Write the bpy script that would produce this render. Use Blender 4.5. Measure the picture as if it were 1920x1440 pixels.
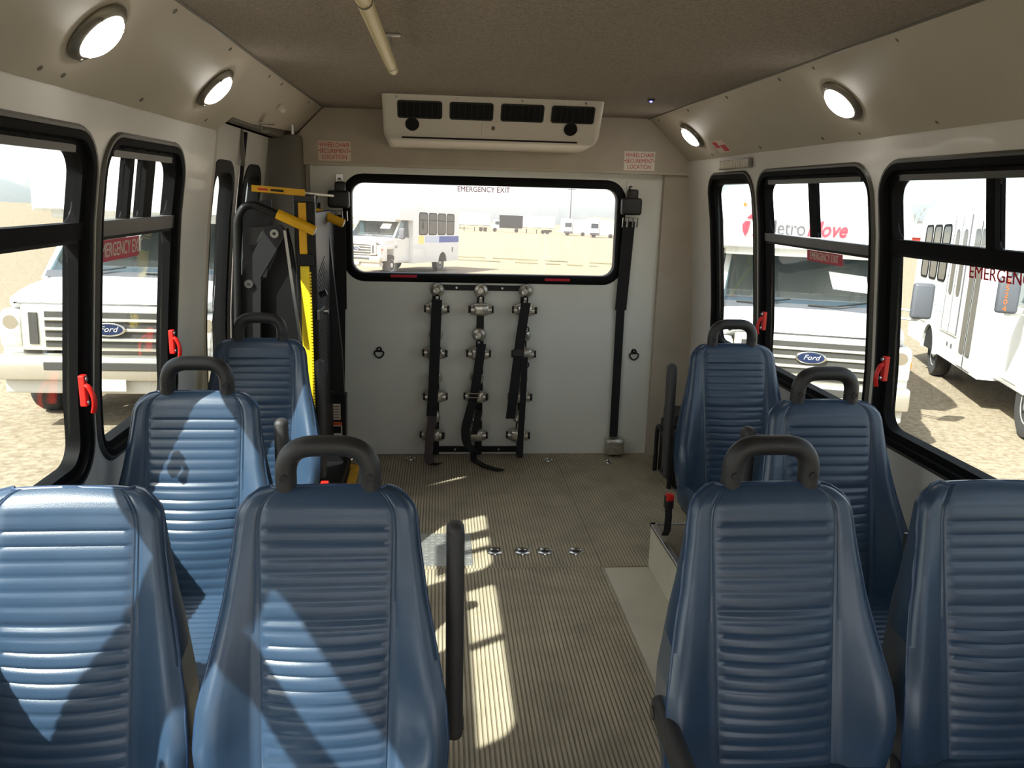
import bpy, bmesh, math, random
from mathutils import Vector, Matrix
from mathutils.geometry import delaunay_2d_cdt
random.seed(7)
for o in list(bpy.data.objects): bpy.data.objects.remove(o)
scene = bpy.context.scene
COL = scene.collection
V = Vector

# ------------------------------------------------------------------ camera
F = 1500.0; VPX, VPY = 826.0, 363.0; ROLL = math.radians(1.5)
CAM_H = 1.457
_Y = V(((VPX-960)/F, -(VPY-720)/F, -1)).normalized()
_Z = V((math.cos(ROLL), -math.sin(ROLL), 0)).cross(_Y).normalized()
_X = _Y.cross(_Z)
RM = Matrix((_X, _Y, _Z))            # world = RM @ camera
cam = bpy.data.cameras.new('camera'); cam.sensor_width = 36; cam.lens = F*36/1920
cam.clip_start = .02; cam.clip_end = 9000
camo = bpy.data.objects.new('camera', cam); COL.objects.link(camo)
camo.matrix_world = Matrix.Translation((0, 0, CAM_H)) @ RM.to_4x4()
scene.camera = camo
def ray(x, y): return RM @ V(((x-960)/F, -(y-720)/F, -1))
ORG = V((0, 0, CAM_H))
def onY(x, y, Y): r = ray(x, y); return ORG + r*(Y/r.y)
def onX(x, y, X): r = ray(x, y); return ORG + r*(X/r.x)
def onZ(x, y, Z): r = ray(x, y); return ORG + r*((Z-CAM_H)/r.z)
GZ0, GS, GX = -.67, .031, .018       # yard ground falls away behind the bus and to its driver side
def gz(Y, X=0): return GZ0 - GS*Y - GX*X
TILT = V((0, 0, 1)).rotation_difference(V((GX, GS, 1)).normalized()).to_matrix()

# ------------------------------------------------------------------ world, sun, exposure
SUN_DIR = V((1.10, .80, -1.55)).normalized()
world = bpy.data.worlds.new('world'); scene.world = world; world.use_nodes = True
nt = world.node_tree; nt.nodes.clear()
sky = nt.nodes.new('ShaderNodeTexSky'); sky.sky_type = 'NISHITA'; sky.sun_disc = False
sky.sun_elevation = math.asin(-SUN_DIR.z); sky.sun_rotation = math.atan2(-SUN_DIR.x, -SUN_DIR.y)
sky.air_density = 1.0; sky.dust_density = 4.0; sky.ozone_density = 1.0
hsv = nt.nodes.new('ShaderNodeHueSaturation'); hsv.inputs['Saturation'].default_value = .5
bg = nt.nodes.new('ShaderNodeBackground'); bg.inputs['Strength'].default_value = .15
wo = nt.nodes.new('ShaderNodeOutputWorld')
haze = nt.nodes.new('ShaderNodeBackground'); haze.inputs['Color'].default_value = (.88, .93, 1.0, 1); haze.inputs['Strength'].default_value = .28
addw = nt.nodes.new('ShaderNodeAddShader')
tcw = nt.nodes.new('ShaderNodeTexCoord'); off = nt.nodes.new('ShaderNodeVectorMath'); off.inputs[1].default_value = (0, 0, .06); nrmw = nt.nodes.new('ShaderNodeVectorMath'); nrmw.operation = 'NORMALIZE'   # horizon follows the sloping yard
nt.links.new(tcw.outputs['Generated'], off.inputs[0]); nt.links.new(off.outputs[0], nrmw.inputs[0]); nt.links.new(nrmw.outputs[0], sky.inputs['Vector'])
nt.links.new(sky.outputs[0], hsv.inputs['Color']); nt.links.new(hsv.outputs[0], bg.inputs['Color']); nt.links.new(bg.outputs[0], addw.inputs[0]); nt.links.new(haze.outputs[0], addw.inputs[1]); nt.links.new(addw.outputs[0], wo.inputs['Surface'])
sl = bpy.data.lights.new('sun', 'SUN'); sl.energy = 6.6; sl.angle = math.radians(.6); sl.color = (1, .97, .92)
so = bpy.data.objects.new('sun', sl); COL.objects.link(so)
so.rotation_euler = SUN_DIR.to_track_quat('-Z', 'Y').to_euler(); so.location = (-8, -6, 12)
vs = scene.view_settings; vs.view_transform = 'Standard'; vs.look = 'None'; vs.gamma = 1; vs.use_curve_mapping = False
vs.exposure = 1.3

# ------------------------------------------------------------------ materials
def srgb(r, g, b):
    f = lambda c: (c/12.92 if c <= .04045 else ((c+.055)/1.055)**2.4)
    return (f(r/255), f(g/255), f(b/255), 1)
MATS = {}
def mat(name, rgb, rough=.5, metal=0, var=0, vscale=6, bump=0, bscale=200, spec=.5, coat=0, vcol=None):
    m = bpy.data.materials.new(name); m.use_nodes = True
    n = m.node_tree.nodes; l = m.node_tree.links; b = n['Principled BSDF']
    c = srgb(*rgb)
    b.inputs['Base Color'].default_value = c; b.inputs['Roughness'].default_value = rough
    b.inputs['Metallic'].default_value = metal; b.inputs['Specular IOR Level'].default_value = spec
    b.inputs['Coat Weight'].default_value = coat
    tc = n.new('ShaderNodeTexCoord')
    if var:
        t = n.new('ShaderNodeTexNoise'); t.inputs['Scale'].default_value = vscale; t.inputs['Detail'].default_value = 5
        mx = n.new('ShaderNodeMix'); mx.data_type = 'RGBA'
        mx.inputs[6].default_value = c
        d = srgb(*vcol) if vcol else tuple(x*(1-var) for x in c[:3])+(1,)
        mx.inputs[7].default_value = d
        rp = n.new('ShaderNodeMapRange'); rp.inputs[1].default_value = .4; rp.inputs[2].default_value = .68
        l.new(tc.outputs['Object'], t.inputs['Vector']); l.new(t.outputs['Fac'], rp.inputs[0])
        l.new(rp.outputs[0], mx.inputs[0]); l.new(mx.outputs[2], b.inputs['Base Color'])
    if bump:
        t2 = n.new('ShaderNodeTexNoise'); t2.inputs['Scale'].default_value = bscale; t2.inputs['Detail'].default_value = 3
        bp = n.new('ShaderNodeBump'); bp.inputs['Strength'].default_value = bump; bp.inputs['Distance'].default_value = .004
        l.new(tc.outputs['Object'], t2.inputs['Vector']); l.new(t2.outputs['Fac'], bp.inputs['Height']); l.new(bp.outputs[0], b.inputs['Normal'])
    MATS[name] = m; return m
def emis(name, rgb, s):
    m = mat(name, rgb); b = m.node_tree.nodes['Principled BSDF']
    b.inputs['Emission Color'].default_value = srgb(*rgb); b.inputs['Emission Strength'].default_value = s; return m
def glass(name, tint=(235, 240, 240), dust_haze=0.0, refl=1.0, dust_haze_col=(255, 252, 245)):
    m = bpy.data.materials.new(name); m.use_nodes = True; n = m.node_tree.nodes; l = m.node_tree.links; n.clear()
    out = n.new('ShaderNodeOutputMaterial'); tr = n.new('ShaderNodeBsdfTransparent'); tr.inputs[0].default_value = srgb(*tint)
    gl = n.new('ShaderNodeBsdfGlossy'); gl.inputs['Roughness'].default_value = .01
    fr = n.new('ShaderNodeLayerWeight'); pw = n.new('ShaderNodeMath'); pw.operation = 'POWER'; pw.inputs[1].default_value = 5
    mu = n.new('ShaderNodeMath'); mu.operation = 'MULTIPLY_ADD'; mu.inputs[1].default_value = .8*min(refl, 1); mu.inputs[2].default_value = .035*refl
    mx = n.new('ShaderNodeMixShader')
    l.new(fr.outputs['Facing'], pw.inputs[0]); l.new(pw.outputs[0], mu.inputs[0]); l.new(mu.outputs[0], mx.inputs[0]); l.new(tr.outputs[0], mx.inputs[1]); l.new(gl.outputs[0], mx.inputs[2])
    last = mx
    if dust_haze:
        tl = n.new('ShaderNodeBsdfTranslucent'); tl.inputs[0].default_value = srgb(*dust_haze_col)
        m2 = n.new('ShaderNodeMixShader'); m2.inputs[0].default_value = dust_haze
        l.new(mx.outputs[0], m2.inputs[1]); l.new(tl.outputs[0], m2.inputs[2]); last = m2
    l.new(last.outputs[0], out.inputs[0]); MATS[name] = m; return m

mat('wall', (216, 213, 207), .38, var=.08, vscale=5, bump=.08, bscale=40, coat=.2)
mat('panel', (226, 226, 218), .33, var=.06, vscale=3, coat=.25)
mat('beige', (182, 171, 155), .5, var=.08, vscale=8, bump=.1, bscale=260)
mat('cove', (190, 180, 164), .48, var=.08, vscale=3, bump=.05, bscale=60)
mat('carpet', (166, 154, 142), .95, var=.35, vscale=170, bump=.9, bscale=420, spec=.1)
mat('floor_base', (132, 121, 102), .6, var=.25, vscale=9, bump=.2, bscale=90)
mat('rib', (172, 162, 140), .5, var=.25, vscale=7, bump=.15, bscale=120)
mat('smooth_floor', (196, 190, 172), .5, var=.12, vscale=5)
mat('vinyl', (49, 69, 92), .30, var=.16, vscale=7, bump=.08, bscale=520, spec=.6)
mat('piping', (40, 62, 92), .32)
mat('black_rubber', (9, 9, 10), .6, spec=.2, bump=.1, bscale=150)
mat('frame_black', (7, 7, 8), .65, spec=.12)
mat('rail_olive', (70, 68, 62), .4)
mat('black_plastic', (36, 35, 35), .45, bump=.15, bscale=600)
mat('armrest', (50, 48, 48), .55, bump=.2, bscale=500)
mat('black_paint', (15, 15, 16), .45, spec=.35)
mat('dark_metal', (34, 34, 36), .45, metal=.2)
mat('steel', (190, 190, 188), .28, metal=1)
mat('chrome', (215, 213, 206), .16, metal=1)
mat('dull_chrome', (206, 202, 192), .28, metal=.8, var=.3, vscale=60)
mat('webbing', (26, 26, 28), .8, bump=.5, bscale=700)
mat('faded_webbing', (78, 70, 70), .85, bump=.5, bscale=700)
mat('yellow', (236, 178, 20), .45, var=.12, vscale=20)
mat('yellow_bright', (245, 214, 40), .4)
mat('cream', (212, 196, 150), .35)
mat('ac_shell', (208, 200, 188), .42)
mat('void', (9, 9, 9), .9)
mat('louver', (30, 29, 27), .6)
mat('red', (205, 30, 22), .35)
mat('red_ink', (196, 22, 48), .6)
mat('pink_decal', (206, 74, 92), .6)
mat('sticker', (228, 220, 206), .55)
mat('sticker_faded', (222, 204, 186), .55)
mat('orange', (224, 92, 30), .5)
mat('plate_metal', (205, 205, 200), .3, metal=.8, bump=.5, bscale=60)
mat('mesh_grey', (140, 136, 130), .5)
mat('brown_trim', (104, 99, 90), .5)
mat('expanded', (96, 96, 94), .5, metal=.3)
mat('bezel', (128, 122, 110), .35, metal=.6)
emis('lamp', (255, 250, 240), 7.0)
emis('led_blue', (60, 60, 255), 14.0)
emis('red_light', (255, 40, 90), 3.0)
glass('pane', (238, 242, 240))
glass('rear_pane', (244, 244, 242), dust_haze=.035, refl=.8)  # veil of dust on the glass, also painting in the overexposed washout
glass('cab_glass', (186, 206, 212), refl=5.0)
# exterior
mat('bus_white', (222, 222, 220), .35, var=.03, vscale=2, coat=.3)
mat('bus_grey', (200, 196, 186), .5)
mat('side_glass', (62, 66, 70), .12, spec=.5)
mat('tyre', (52, 50, 49), .85, bump=.4, bscale=40)
mat('hub', (214, 214, 210), .35, metal=.4)
mat('dark_grille', (66, 64, 60), .6)
mat('grille_frame', (196, 192, 180), .35, metal=.3)
mat('bumper', (206, 202, 192), .22, metal=.75)
mat('headlamp', (212, 210, 202), .15, spec=.8, var=.3, vscale=14)
mat('amber', (232, 118, 40), .3)
mat('logo_blue', (24, 38, 74), .3)
mat('logo_red', (226, 58, 74), .45)
mat('logo_grey', (84, 82, 86), .5)
mat('cab_dark', (112, 126, 136), .8)
mat('dash', (132, 146, 154), .8)
mat('stripe_blue', (40, 74, 158), .4)
mat('stripe_pale', (190, 200, 222), .4)
mat('stripe_yellow', (236, 222, 130), .4)
mat('mirror_grey', (78, 80, 86), .5)
mat('paper', (250, 250, 248), .6)
mat('dark_truck', (34, 35, 40), .5)
mat('barn_red', (186, 66, 54), .7)
mat('roof_pale', (232, 232, 230), .6)
mat('trailer', (232, 232, 230), .6)
mat('mound', (150, 132, 108), .9)
mat('branch', (150, 140, 132), .9)
mat('straw', (196, 178, 128), .9)
mat('weed', (112, 122, 70), .9)
g = mat('sand', (148, 136, 118), .95, var=.3, vscale=15, bump=.8, bscale=34, spec=.1, vcol=(112, 99, 80))
for nd in g.node_tree.nodes:
    if nd.type == 'TEX_NOISE': nd.inputs['Detail'].default_value = 10; nd.inputs['Roughness'].default_value = .65

# ------------------------------------------------------------------ mesh helpers
class MB:
    def __init__(s): s.v = []; s.f = []
    def add(s, vs_, fs): 
        o = len(s.v); s.v += [V(p) for p in vs_]; s.f += [tuple(i+o for i in f) for f in fs]; return s
    def box(s, x0, x1, y0, y1, z0, z1, r=0, seg=2, M=None):
        bm = bmesh.new(); bmesh.ops.create_cube(bm, size=1)
        for v in bm.verts: v.co = V((x0+(v.co.x+.5)*(x1-x0), y0+(v.co.y+.5)*(y1-y0), z0+(v.co.z+.5)*(z1-z0)))
        if r: bmesh.ops.bevel(bm, geom=bm.edges[:], offset=r, segments=seg, profile=.5, affect='EDGES', clamp_overlap=True)
        if M: bm.transform(M)
        bm.verts.index_update(); s.add([v.co.copy() for v in bm.verts], [[v.index for v in f.verts] for f in bm.faces]); bm.free(); return s
    def tube(s, pts, r, n=10, closed=False, sy=1.0):
        pts = [V(p) for p in pts]; m = len(pts); rr = r if isinstance(r, (list, tuple)) else [r]*m
        t0 = (pts[1]-pts[0]).normalized(); up = V((0, 0, 1)) if abs(t0.z) < .9 else V((0, 1, 0))
        nrm = t0.cross(up).normalized(); o = len(s.v); prev = t0
        for i in range(m):
            if closed: t = (pts[(i+1) % m]-pts[i-1]).normalized()
            else: t = (pts[min(i+1, m-1)]-pts[max(i-1, 0)]).normalized()
            q = prev.rotation_difference(t); nrm = (q @ nrm).normalized(); prev = t; bi = t.cross(nrm)
            for k in range(n):
                a = 2*math.pi*k/n; s.v.append(pts[i]+(nrm*math.cos(a)+bi*math.sin(a)*sy)*rr[i])
        for i in range(m if closed else m-1):
            for k in range(n):
                a = o+i*n+k; b = o+i*n+(k+1) % n; c = o+((i+1) % m)*n+(k+1) % n; d = o+((i+1) % m)*n+k
                s.f.append((a, b, c, d))
        if not closed: s.f.append(tuple(o+k for k in range(n))[::-1]); s.f.append(tuple(o+(m-1)*n+k for k in range(n)))
        return s
    def cyl(s, p0, p1, r, n=14, r2=None): return s.tube([p0, p1], [r, r if r2 is None else r2], n)
    def prism(s, poly, ext):
        ext = V(ext); n = len(poly); a = [V(p) for p in poly]; b = [p+ext for p in a]
        fs = [tuple(range(n))[::-1], tuple(range(n, 2*n))]+[(i, (i+1) % n, n+(i+1) % n, n+i) for i in range(n)]
        return s.add(a+b, fs)
    def lathe(s, prof, n=24, M=None):   # prof: (r, z)
        o = len(s.v); M = M or Matrix()
        for r, z in prof:
            for k in range(n):
                a = 2*math.pi*k/n; s.v.append(M @ V((r*math.cos(a), r*math.sin(a), z)))
        for i in range(len(prof)-1):
            for k in range(n): s.f.append((o+i*n+k, o+i*n+(k+1) % n, o+(i+1)*n+(k+1) % n, o+(i+1)*n+k))
        s.f.append(tuple(o+k for k in range(n))[::-1]); s.f.append(tuple(o+(len(prof)-1)*n+k for k in range(n)))
        return s
    def ribbon(s, pts, wdir, w, th=.003):
        pts = [V(p) for p in pts]; o = len(s.v)
        for i, p in enumerate(pts):
            wd = V(wdir[i]) if isinstance(wdir, list) else V(wdir)
            t = (pts[min(i+1, len(pts)-1)]-pts[max(i-1, 0)]).normalized(); wd = wd.normalized(); nn = t.cross(wd).normalized()
            for a, b in ((-1, -1), (1, -1), (1, 1), (-1, 1)): s.v.append(p+wd*(a*w/2)+nn*(b*th/2))
        for i in range(len(pts)-1):
            for k in range(4): s.f.append((o+i*4+k, o+i*4+(k+1) % 4, o+i*4+4+(k+1) % 4, o+i*4+4+k))
        s.f.append((o+3, o+2, o+1, o)); e = o+4*(len(pts)-1); s.f.append((e, e+1, e+2, e+3)); return s
    def mesh(s, name, m, smooth=None):
        me = bpy.data.meshes.new(name); me.from_pydata([tuple(p) for p in s.v], [], s.f)
        bm = bmesh.new(); bm.from_mesh(me); bmesh.ops.recalc_face_normals(bm, faces=bm.faces[:]); bm.to_mesh(me); bm.free()
        if smooth is not None:
            for p in me.polygons: p.use_smooth = True
            me.set_sharp_from_angle(angle=math.radians(smooth))
        me.materials.append(MATS[m]); return me
    def build(s, name, m, parent=None, smooth=None, loc=None):
        return link(name, s.mesh(name, m, smooth), parent, loc)
def link(name, me, parent=None, loc=None):
    o = bpy.data.objects.new(name, me); COL.objects.link(o)
    if parent: o.parent = parent
    if loc: o.location = loc
    return o
def tag(o, label, cat, group=None, kind=None):
    o['label'] = label; o['category'] = cat
    if group: o['group'] = group
    if kind: o['kind'] = kind
    return o
def thing(name, label, cat, loc=(0, 0, 0), rz=0, group=None, kind=None, parent=None):
    o = bpy.data.objects.new(name, None); COL.objects.link(o); o.empty_display_size = .1
    o.location = loc; o.rotation_euler = (0, 0, rz); return tag(o, label, cat, group, kind)
def rrect(a0, a1, b0, b1, r, n=7):
    pts = []
    for cx, cy, s in ((a1-r, b1-r, 0), (a0+r, b1-r, 1), (a0+r, b0+r, 2), (a1-r, b0+r, 3)):
        for k in range(n+1):
            a = math.pi/2*(s+k/n); pts.append((cx+r*math.cos(a), cy+r*math.sin(a)))
    # split the straight runs so that they follow a curved wall
    out = []
    for i, p in enumerate(pts):
        q = pts[(i+1) % len(pts)]; out.append(p); L = math.dist(p, q)
        for k in range(1, int(L/.12)+1): t = k/(int(L/.12)+1); out.append((p[0]+(q[0]-p[0])*t, p[1]+(q[1]-p[1])*t))
    return out
def sweep_loop(mb, loop, prof, fn):  # prof: list of (inward offset, depth) closed; loop CCW
    n = len(loop); m = len(prof); o = len(mb.v)
    for i in range(n):
        p, q, r = loop[i-1], loop[i], loop[(i+1) % n]
        tx, ty = r[0]-p[0], r[1]-p[1]; L = math.hypot(tx, ty); nx, ny = -ty/L, tx/L
        for a, d in prof: mb.v.append(fn(q[0]+nx*a, q[1]+ny*a, d))
    for i in range(n):
        for k in range(m): mb.f.append((o+i*m+k, o+i*m+(k+1) % m, o+((i+1) % n)*m+(k+1) % m, o+((i+1) % n)*m+k))
def loop_face(mb, loop, fn, d0, d1):
    n = len(loop); o = len(mb.v); ca = sum(p[0] for p in loop)/n; cb = sum(p[1] for p in loop)/n
    for d in (d0, d1):
        mb.v += [fn(a, b, d) for a, b in loop]
    mb.f.append(tuple(range(o, o+n))); mb.f.append(tuple(range(o+n, o+2*n))[::-1])
    for i in range(n): mb.f.append((o+i, o+(i+1) % n, o+n+(i+1) % n, o+n+i))
def sheet(mb, a0, a1, b0, b1, holes, fn, d0, d1, step=.15, inset=0):
    """solid sheet over a rectangle with rounded holes, bent by fn(a, b, depth)"""
    pts = []; edges = []
    def loop(L):
        o = len(pts); pts.extend(V(p) for p in L); edges.extend((o+i, o+(i+1) % len(L)) for i in range(len(L)))
    na = max(1, int((a1-a0)/.3)); nb = max(1, int((b1-b0)/step))
    outer = [(a0+(a1-a0)*i/na, b0) for i in range(na)]+[(a1, b0+(b1-b0)*i/nb) for i in range(nb)]+[(a1-(a1-a0)*i/na, b1) for i in range(na)]+[(a0, b1-(b1-b0)*i/nb) for i in range(nb)]
    loop(outer)
    for h in holes: loop(h)
    bb = [(min(p[0] for p in h), max(p[0] for p in h), min(p[1] for p in h), max(p[1] for p in h)) for h in holes]
    for i in range(1, na):
        for j in range(1, nb):
            a = a0+(a1-a0)*i/na; b = b0+(b1-b0)*j/nb
            if not any(q[0]-.01 < a < q[1]+.01 and q[2]-.01 < b < q[3]+.01 for q in bb): pts.append(V((a, b)))
    r = delaunay_2d_cdt([V(p) for p in pts], edges, [], 1, 1e-6)
    vv = r[0]; n = len(vv)
    def inside(c, L):
        w = False
        for i in range(len(L)):
            (xa, ya), (xb, yb) = L[i-1], L[i]
            if (ya > c.y) != (yb > c.y) and c.x < (xb-xa)*(c.y-ya)/(yb-ya)+xa: w = not w
        return w
    ff = []
    for f in r[2]:
        c = sum((vv[i] for i in f), V((0, 0)))/len(f)
        if not any(inside(c, L) for L in holes): ff.append(f)
    mb.add([fn(p.x, p.y, d0) for p in vv]+[fn(p.x, p.y, d1) for p in vv], [tuple(f) for f in ff]+[tuple(i+n for i in f)[::-1] for f in ff])
    for L in [outer]+list(holes):
        k = len(L); mb.add([fn(a, b, d0) for a, b in L]+[fn(a, b, d1) for a, b in L], [(i, (i+1) % k, k+(i+1) % k, k+i) for i in range(k)])
def text(name, s, size, m, M, parent=None, ext=.0006, align='CENTER', shear=0, bold=0, spacing=1):
    cu = bpy.data.curves.new(name, 'FONT'); cu.body = s; cu.size = size; cu.extrude = ext; cu.align_x = align; cu.align_y = 'CENTER'
    cu.shear = shear; cu.offset = bold; cu.space_character = spacing; cu.resolution_u = 3
    t = bpy.data.objects.new(name, cu); COL.objects.link(t); dg = bpy.context.evaluated_depsgraph_get()
    me = bpy.data.meshes.new_from_object(t.evaluated_get(dg)); bpy.data.objects.remove(t)
    me.transform(M); me.materials.clear(); me.materials.append(MATS[m]); return link(name, me, parent)
def frame_m(origin, xa, ya):
    xa = V(xa).normalized(); ya = V(ya).normalized(); za = xa.cross(ya)
    return Matrix(((xa.x, ya.x, za.x, origin[0]), (xa.y, ya.y, za.y, origin[1]), (xa.z, ya.z, za.z, origin[2]), (0, 0, 0, 1)))
def fillet(pts, r, n=6):
    pts = [V(p) for p in pts]; out = [pts[0]]
    for i in range(1, len(pts)-1):
        p, q, s = pts[i-1], pts[i], pts[i+1]; a = (p-q); b = (s-q); rr = min(r, a.length*.49, b.length*.49)
        A = q+a.normalized()*rr; B = q+b.normalized()*rr
        for k in range(n+1): t = k/n; out.append(A*(1-t)**2+q*2*t*(1-t)+B*t*t)
    out.append(pts[-1]); return out

# ------------------------------------------------------------------ bus shell
XC = .255
PROF = [(-.15, 1.15), (0, 1.155), (.7, 1.16), (.95, 1.15), (1.15, 1.13), (1.35, 1.11), (1.5, 1.085), (1.66, 1.06), (2.0, 1.04)]
def half(z):
    for (a, p), (b, q) in zip(PROF, PROF[1:]):
        if z <= b: return p+(q-p)*max(0, (z-a)/(b-a))
    return PROF[-1][1]
def WR(y, z, d): return V((XC+half(z)-d, y, z))     # d: distance inward from the wall face
def WL(y, z, d): return V((XC-half(z)+d, y, z))
def WB(x, z, d): return V((x, 4.4-d, z))
Y0, Y1 = -2.2, 4.4
floor = MB().box(XC-1.2, XC+1.2, Y0, Y1+.06, -.12, 0).build('floor', 'smooth_floor'); tag(floor, 'beige shuttle bus floor with ribbed rubber aisle', 'floor', kind='structure')
def rib_mat(x0, x1, y0, y1, name):
    MB().box(x0, x1, y0, y1, 0, .003).build(name, 'floor_base', floor)
    mb = MB(); p = .0138; x = x0
    while x < x1-.009:
        mb.prism([(x, y0, .003), (x+.0095, y0, .003), (x+.0078, y0, .0062), (x+.0017, y0, .0062)], (0, y1-y0, 0)); x += p
    o = mb.build('rubber_ribs', 'rib', floor); o['kind'] = 'stuff'
rib_mat(-.30, .662, Y0, 2.935, 'aisle_matting')
rib_mat(XC-1.14, .662, 2.937, 4.39, 'rear_matting'); rib_mat(.664, XC+1.14, 2.937, 4.39, 'rear_matting')
MB().box(-.22, .137, 2.96, 3.27, .004, .0085).build('floor_hatch_plate', 'plate_metal', floor)
hp = MB()
for i in range(14):
    for j in range(11):
        cx, cy = -.205+i*.0255, 2.975+j*.0285; a = .008
        if (i+j) % 2: hp.box(cx-a, cx+a, cy-.0025, cy+.0025, .0085, .0098)
        else: hp.box(cx-.0025, cx+.0025, cy-a, cy+a, .0085, .0098)
o = hp.build('plate_tread', 'plate_metal', floor); o['kind'] = 'stuff'

RW = [(3.43, 4.02), (2.455, 3.385), (1.44, 2.41), (.42, 1.39), (-.6, .37)]
LW = [(2.12, 2.76), (1.10, 2.08), (.08, 1.06), (-.94, .04)]
WZ0, WZ1 = .72, 1.58
mb = MB(); sheet(mb, Y0, Y1+.06, -.12, 1.95, [rrect(a+.01, b-.01, WZ0+.01, WZ1-.01, .10) for a, b in RW], WR, 0, -.03)
tag(mb.build('wall_right', 'wall', smooth=30), 'glossy off-white side wall beside the single seat with the red buckle', 'wall', kind='structure')
mb = MB(); sheet(mb, Y0, 3.1, -.12, 1.95, [rrect(a+.01, b-.01, WZ0+.01, WZ1-.01, .10) for a, b in LW], WL, 0, -.03)
tag(mb.build('wall_left', 'wall', smooth=30), 'glossy off-white side wall running up to the lift doors', 'wall', kind='structure')
# lift doors
DZ1 = 1.70
def door(n, a, b, wa, wb, label):
    mb = MB(); hole = rrect(wa, wb, .35, 1.545, .1)
    sheet(mb, a, b, -.02, DZ1, [hole], WL, -.03, -.06); d = mb.build('door_%d' % n, 'wall', smooth=30); tag(d, label, 'door', kind='structure')
    fb = MB(); sweep_loop(fb, hole, [(-.02, -.026), (.028, -.022), (.034, -.045), (.034, -.075), (-.012, -.075), (-.02, -.028)], WL); fb.build('window_seal', 'black_rubber', d, 40)
    gb = MB(); loop_face(gb, rrect(wa+.02, wb-.02, .37, 1.525, .08), WL, -.058, -.062); gb.build('pane', 'pane', d)
    return d
d1 = door(1, 3.135, 3.62, 3.2, 3.53, 'off-white lift door leaf beside the window pillar')
d2 = door(2, 3.635, 4.14, 3.72, 4.04, 'off-white lift door leaf beside the dark corner post')
MB().tube([WL(3.628, z, -.02) for z in (0.02, .7, 1.1, 1.4, 1.69)], .009, 8).build('door_seal', 'black_rubber', d2, 40)
MB().box(-.84, -.825, 3.585, 3.60, 1.55, 1.71).build('door_bolt', 'brown_trim', d1)
mb = MB(); sheet(mb, 3.1, Y1+.06, DZ1, 1.95, [], WL, 0, -.06); sheet(mb, 3.1, 3.133, -.12, DZ1, [], WL, .0, -.07)
tag(mb.build('trim_1', 'beige', smooth=30), 'beige header and jamb framing the lift doors', 'door frame', kind='structure')
mb = MB(); mb.box(-.93, -.70, 4.15, 4.40, -.02, 1.72, .006)
tag(mb.build('trim_2', 'brown_trim'), 'dark taupe corner post behind the wheelchair lift', 'post', kind='structure')
mb = MB(); mb.box(-1.0, -.76, 3.14, 4.40, 1.70, 1.735, .003)
tag(mb.build('trim_3', 'brown_trim'), 'dark lintel above the lift doors', 'lintel', kind='structure')

# rear wall
RWIN = (-.505, .995, .995, 1.54)
mb = MB(); sheet(mb, XC-1.2, XC+1.2, -.12, 1.95, [rrect(RWIN[0]+.012, RWIN[1]-.012, RWIN[2]+.012, RWIN[3]-.012, .09)], WB, 0, -.05)
wb = mb.build('wall_back', 'beige'); tag(wb, 'rear wall of the bus around the wide emergency window', 'wall', kind='structure')
mb = MB(); sheet(mb, -.68, 1.205, .004, 1.60, [rrect(RWIN[0]+.012, RWIN[1]-.012, RWIN[2]+.012, RWIN[3]-.012, .09)], WB, .008, .0005)
mb.build('white_panel', 'panel', wb)
mb = MB().box(1.20, 1.45, 4.355, 4.399, 0, 1.60, .004)
tag(mb.build('trim_4', 'beige'), 'beige corner post beside the white rear panel', 'post', kind='structure')
# bulkhead above window
bz = 1.585; BY = 4.33
poly = [(-.80, BY, bz), (1.335, BY, bz), (1.335, BY, 1.66), (1.10, BY, 1.872), (-.59, BY, 1.872), (-.80, BY, 1.66)]
mb = MB().prism(poly, (0, .069, 0)); bh = mb.build('trim_5', 'beige'); tag(bh, 'beige bulkhead panel above the rear window', 'panel', kind='structure')
MB().box(-.80, 1.335, BY-.004, BY, bz, bz+.012).build('bulkhead_lip', 'cove', bh)
# ceiling and coves
mb = MB().box(-.60, 1.11, Y0, Y1+.05, 1.867, 1.90); ce = mb.build('ceiling', 'carpet'); tag(ce, 'dark taupe carpeted ceiling', 'ceiling', kind='structure')
mb = MB().box(XC-1.2, XC+1.2, Y0, Y1+.06, 1.93, 1.98); tag(mb.build('roof', 'bus_white'), 'white roof skin above the carpeted ceiling', 'roof', kind='structure')
def cove_panel(n, pts, label, rec=0):
    c = V((XC, pts[0][1], 1.2)); a = V(pts[1])-V(pts[0]); b = V(pts[-1])-V(pts[0]); nn = a.cross(b).normalized()
    if nn.dot(c-V(pts[0])) > 0: nn = -nn
    o = MB().prism([V(p)+nn*rec for p in pts], nn*.018).build('trim_%d' % n, 'cove'); tag(o, label, 'cove panel', kind='structure')
    o['n'] = list(-nn); return o
RB, RT, LB, LT = 1.318, 1.088, -.808, -.594
c_r1 = cove_panel(6, [(RB, 2.603, 1.657), (RB, BY, 1.657), (RT, BY, 1.867), (RT, 2.603, 1.867)], 'beige sloped cove panel carrying a small warning sticker')
c_r2 = cove_panel(7, [(RB, Y0, 1.657), (RB, 2.60, 1.657), (RT, 2.60, 1.867), (RT, Y0, 1.867)], 'beige sloped cove panel in front of the stickered one', -.002)
c_l1 = cove_panel(8, [(LB, Y0, 1.657), (LB, 3.10, 1.657), (LT, 3.226, 1.867), (LT, Y0, 1.867)], 'beige sloped cove panel carrying two round lamps over the windows')
c_l2 = cove_panel(9, [(-.768, 3.10, 1.694), (-.725, BY, 1.738), (LT, BY, 1.867), (LT, 3.10, 1.867)], 'beige sloped cove panel above the lift doors', .006)
del c_r1['n'], c_r2['n'], c_l1['n'], c_l2['n']
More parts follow.
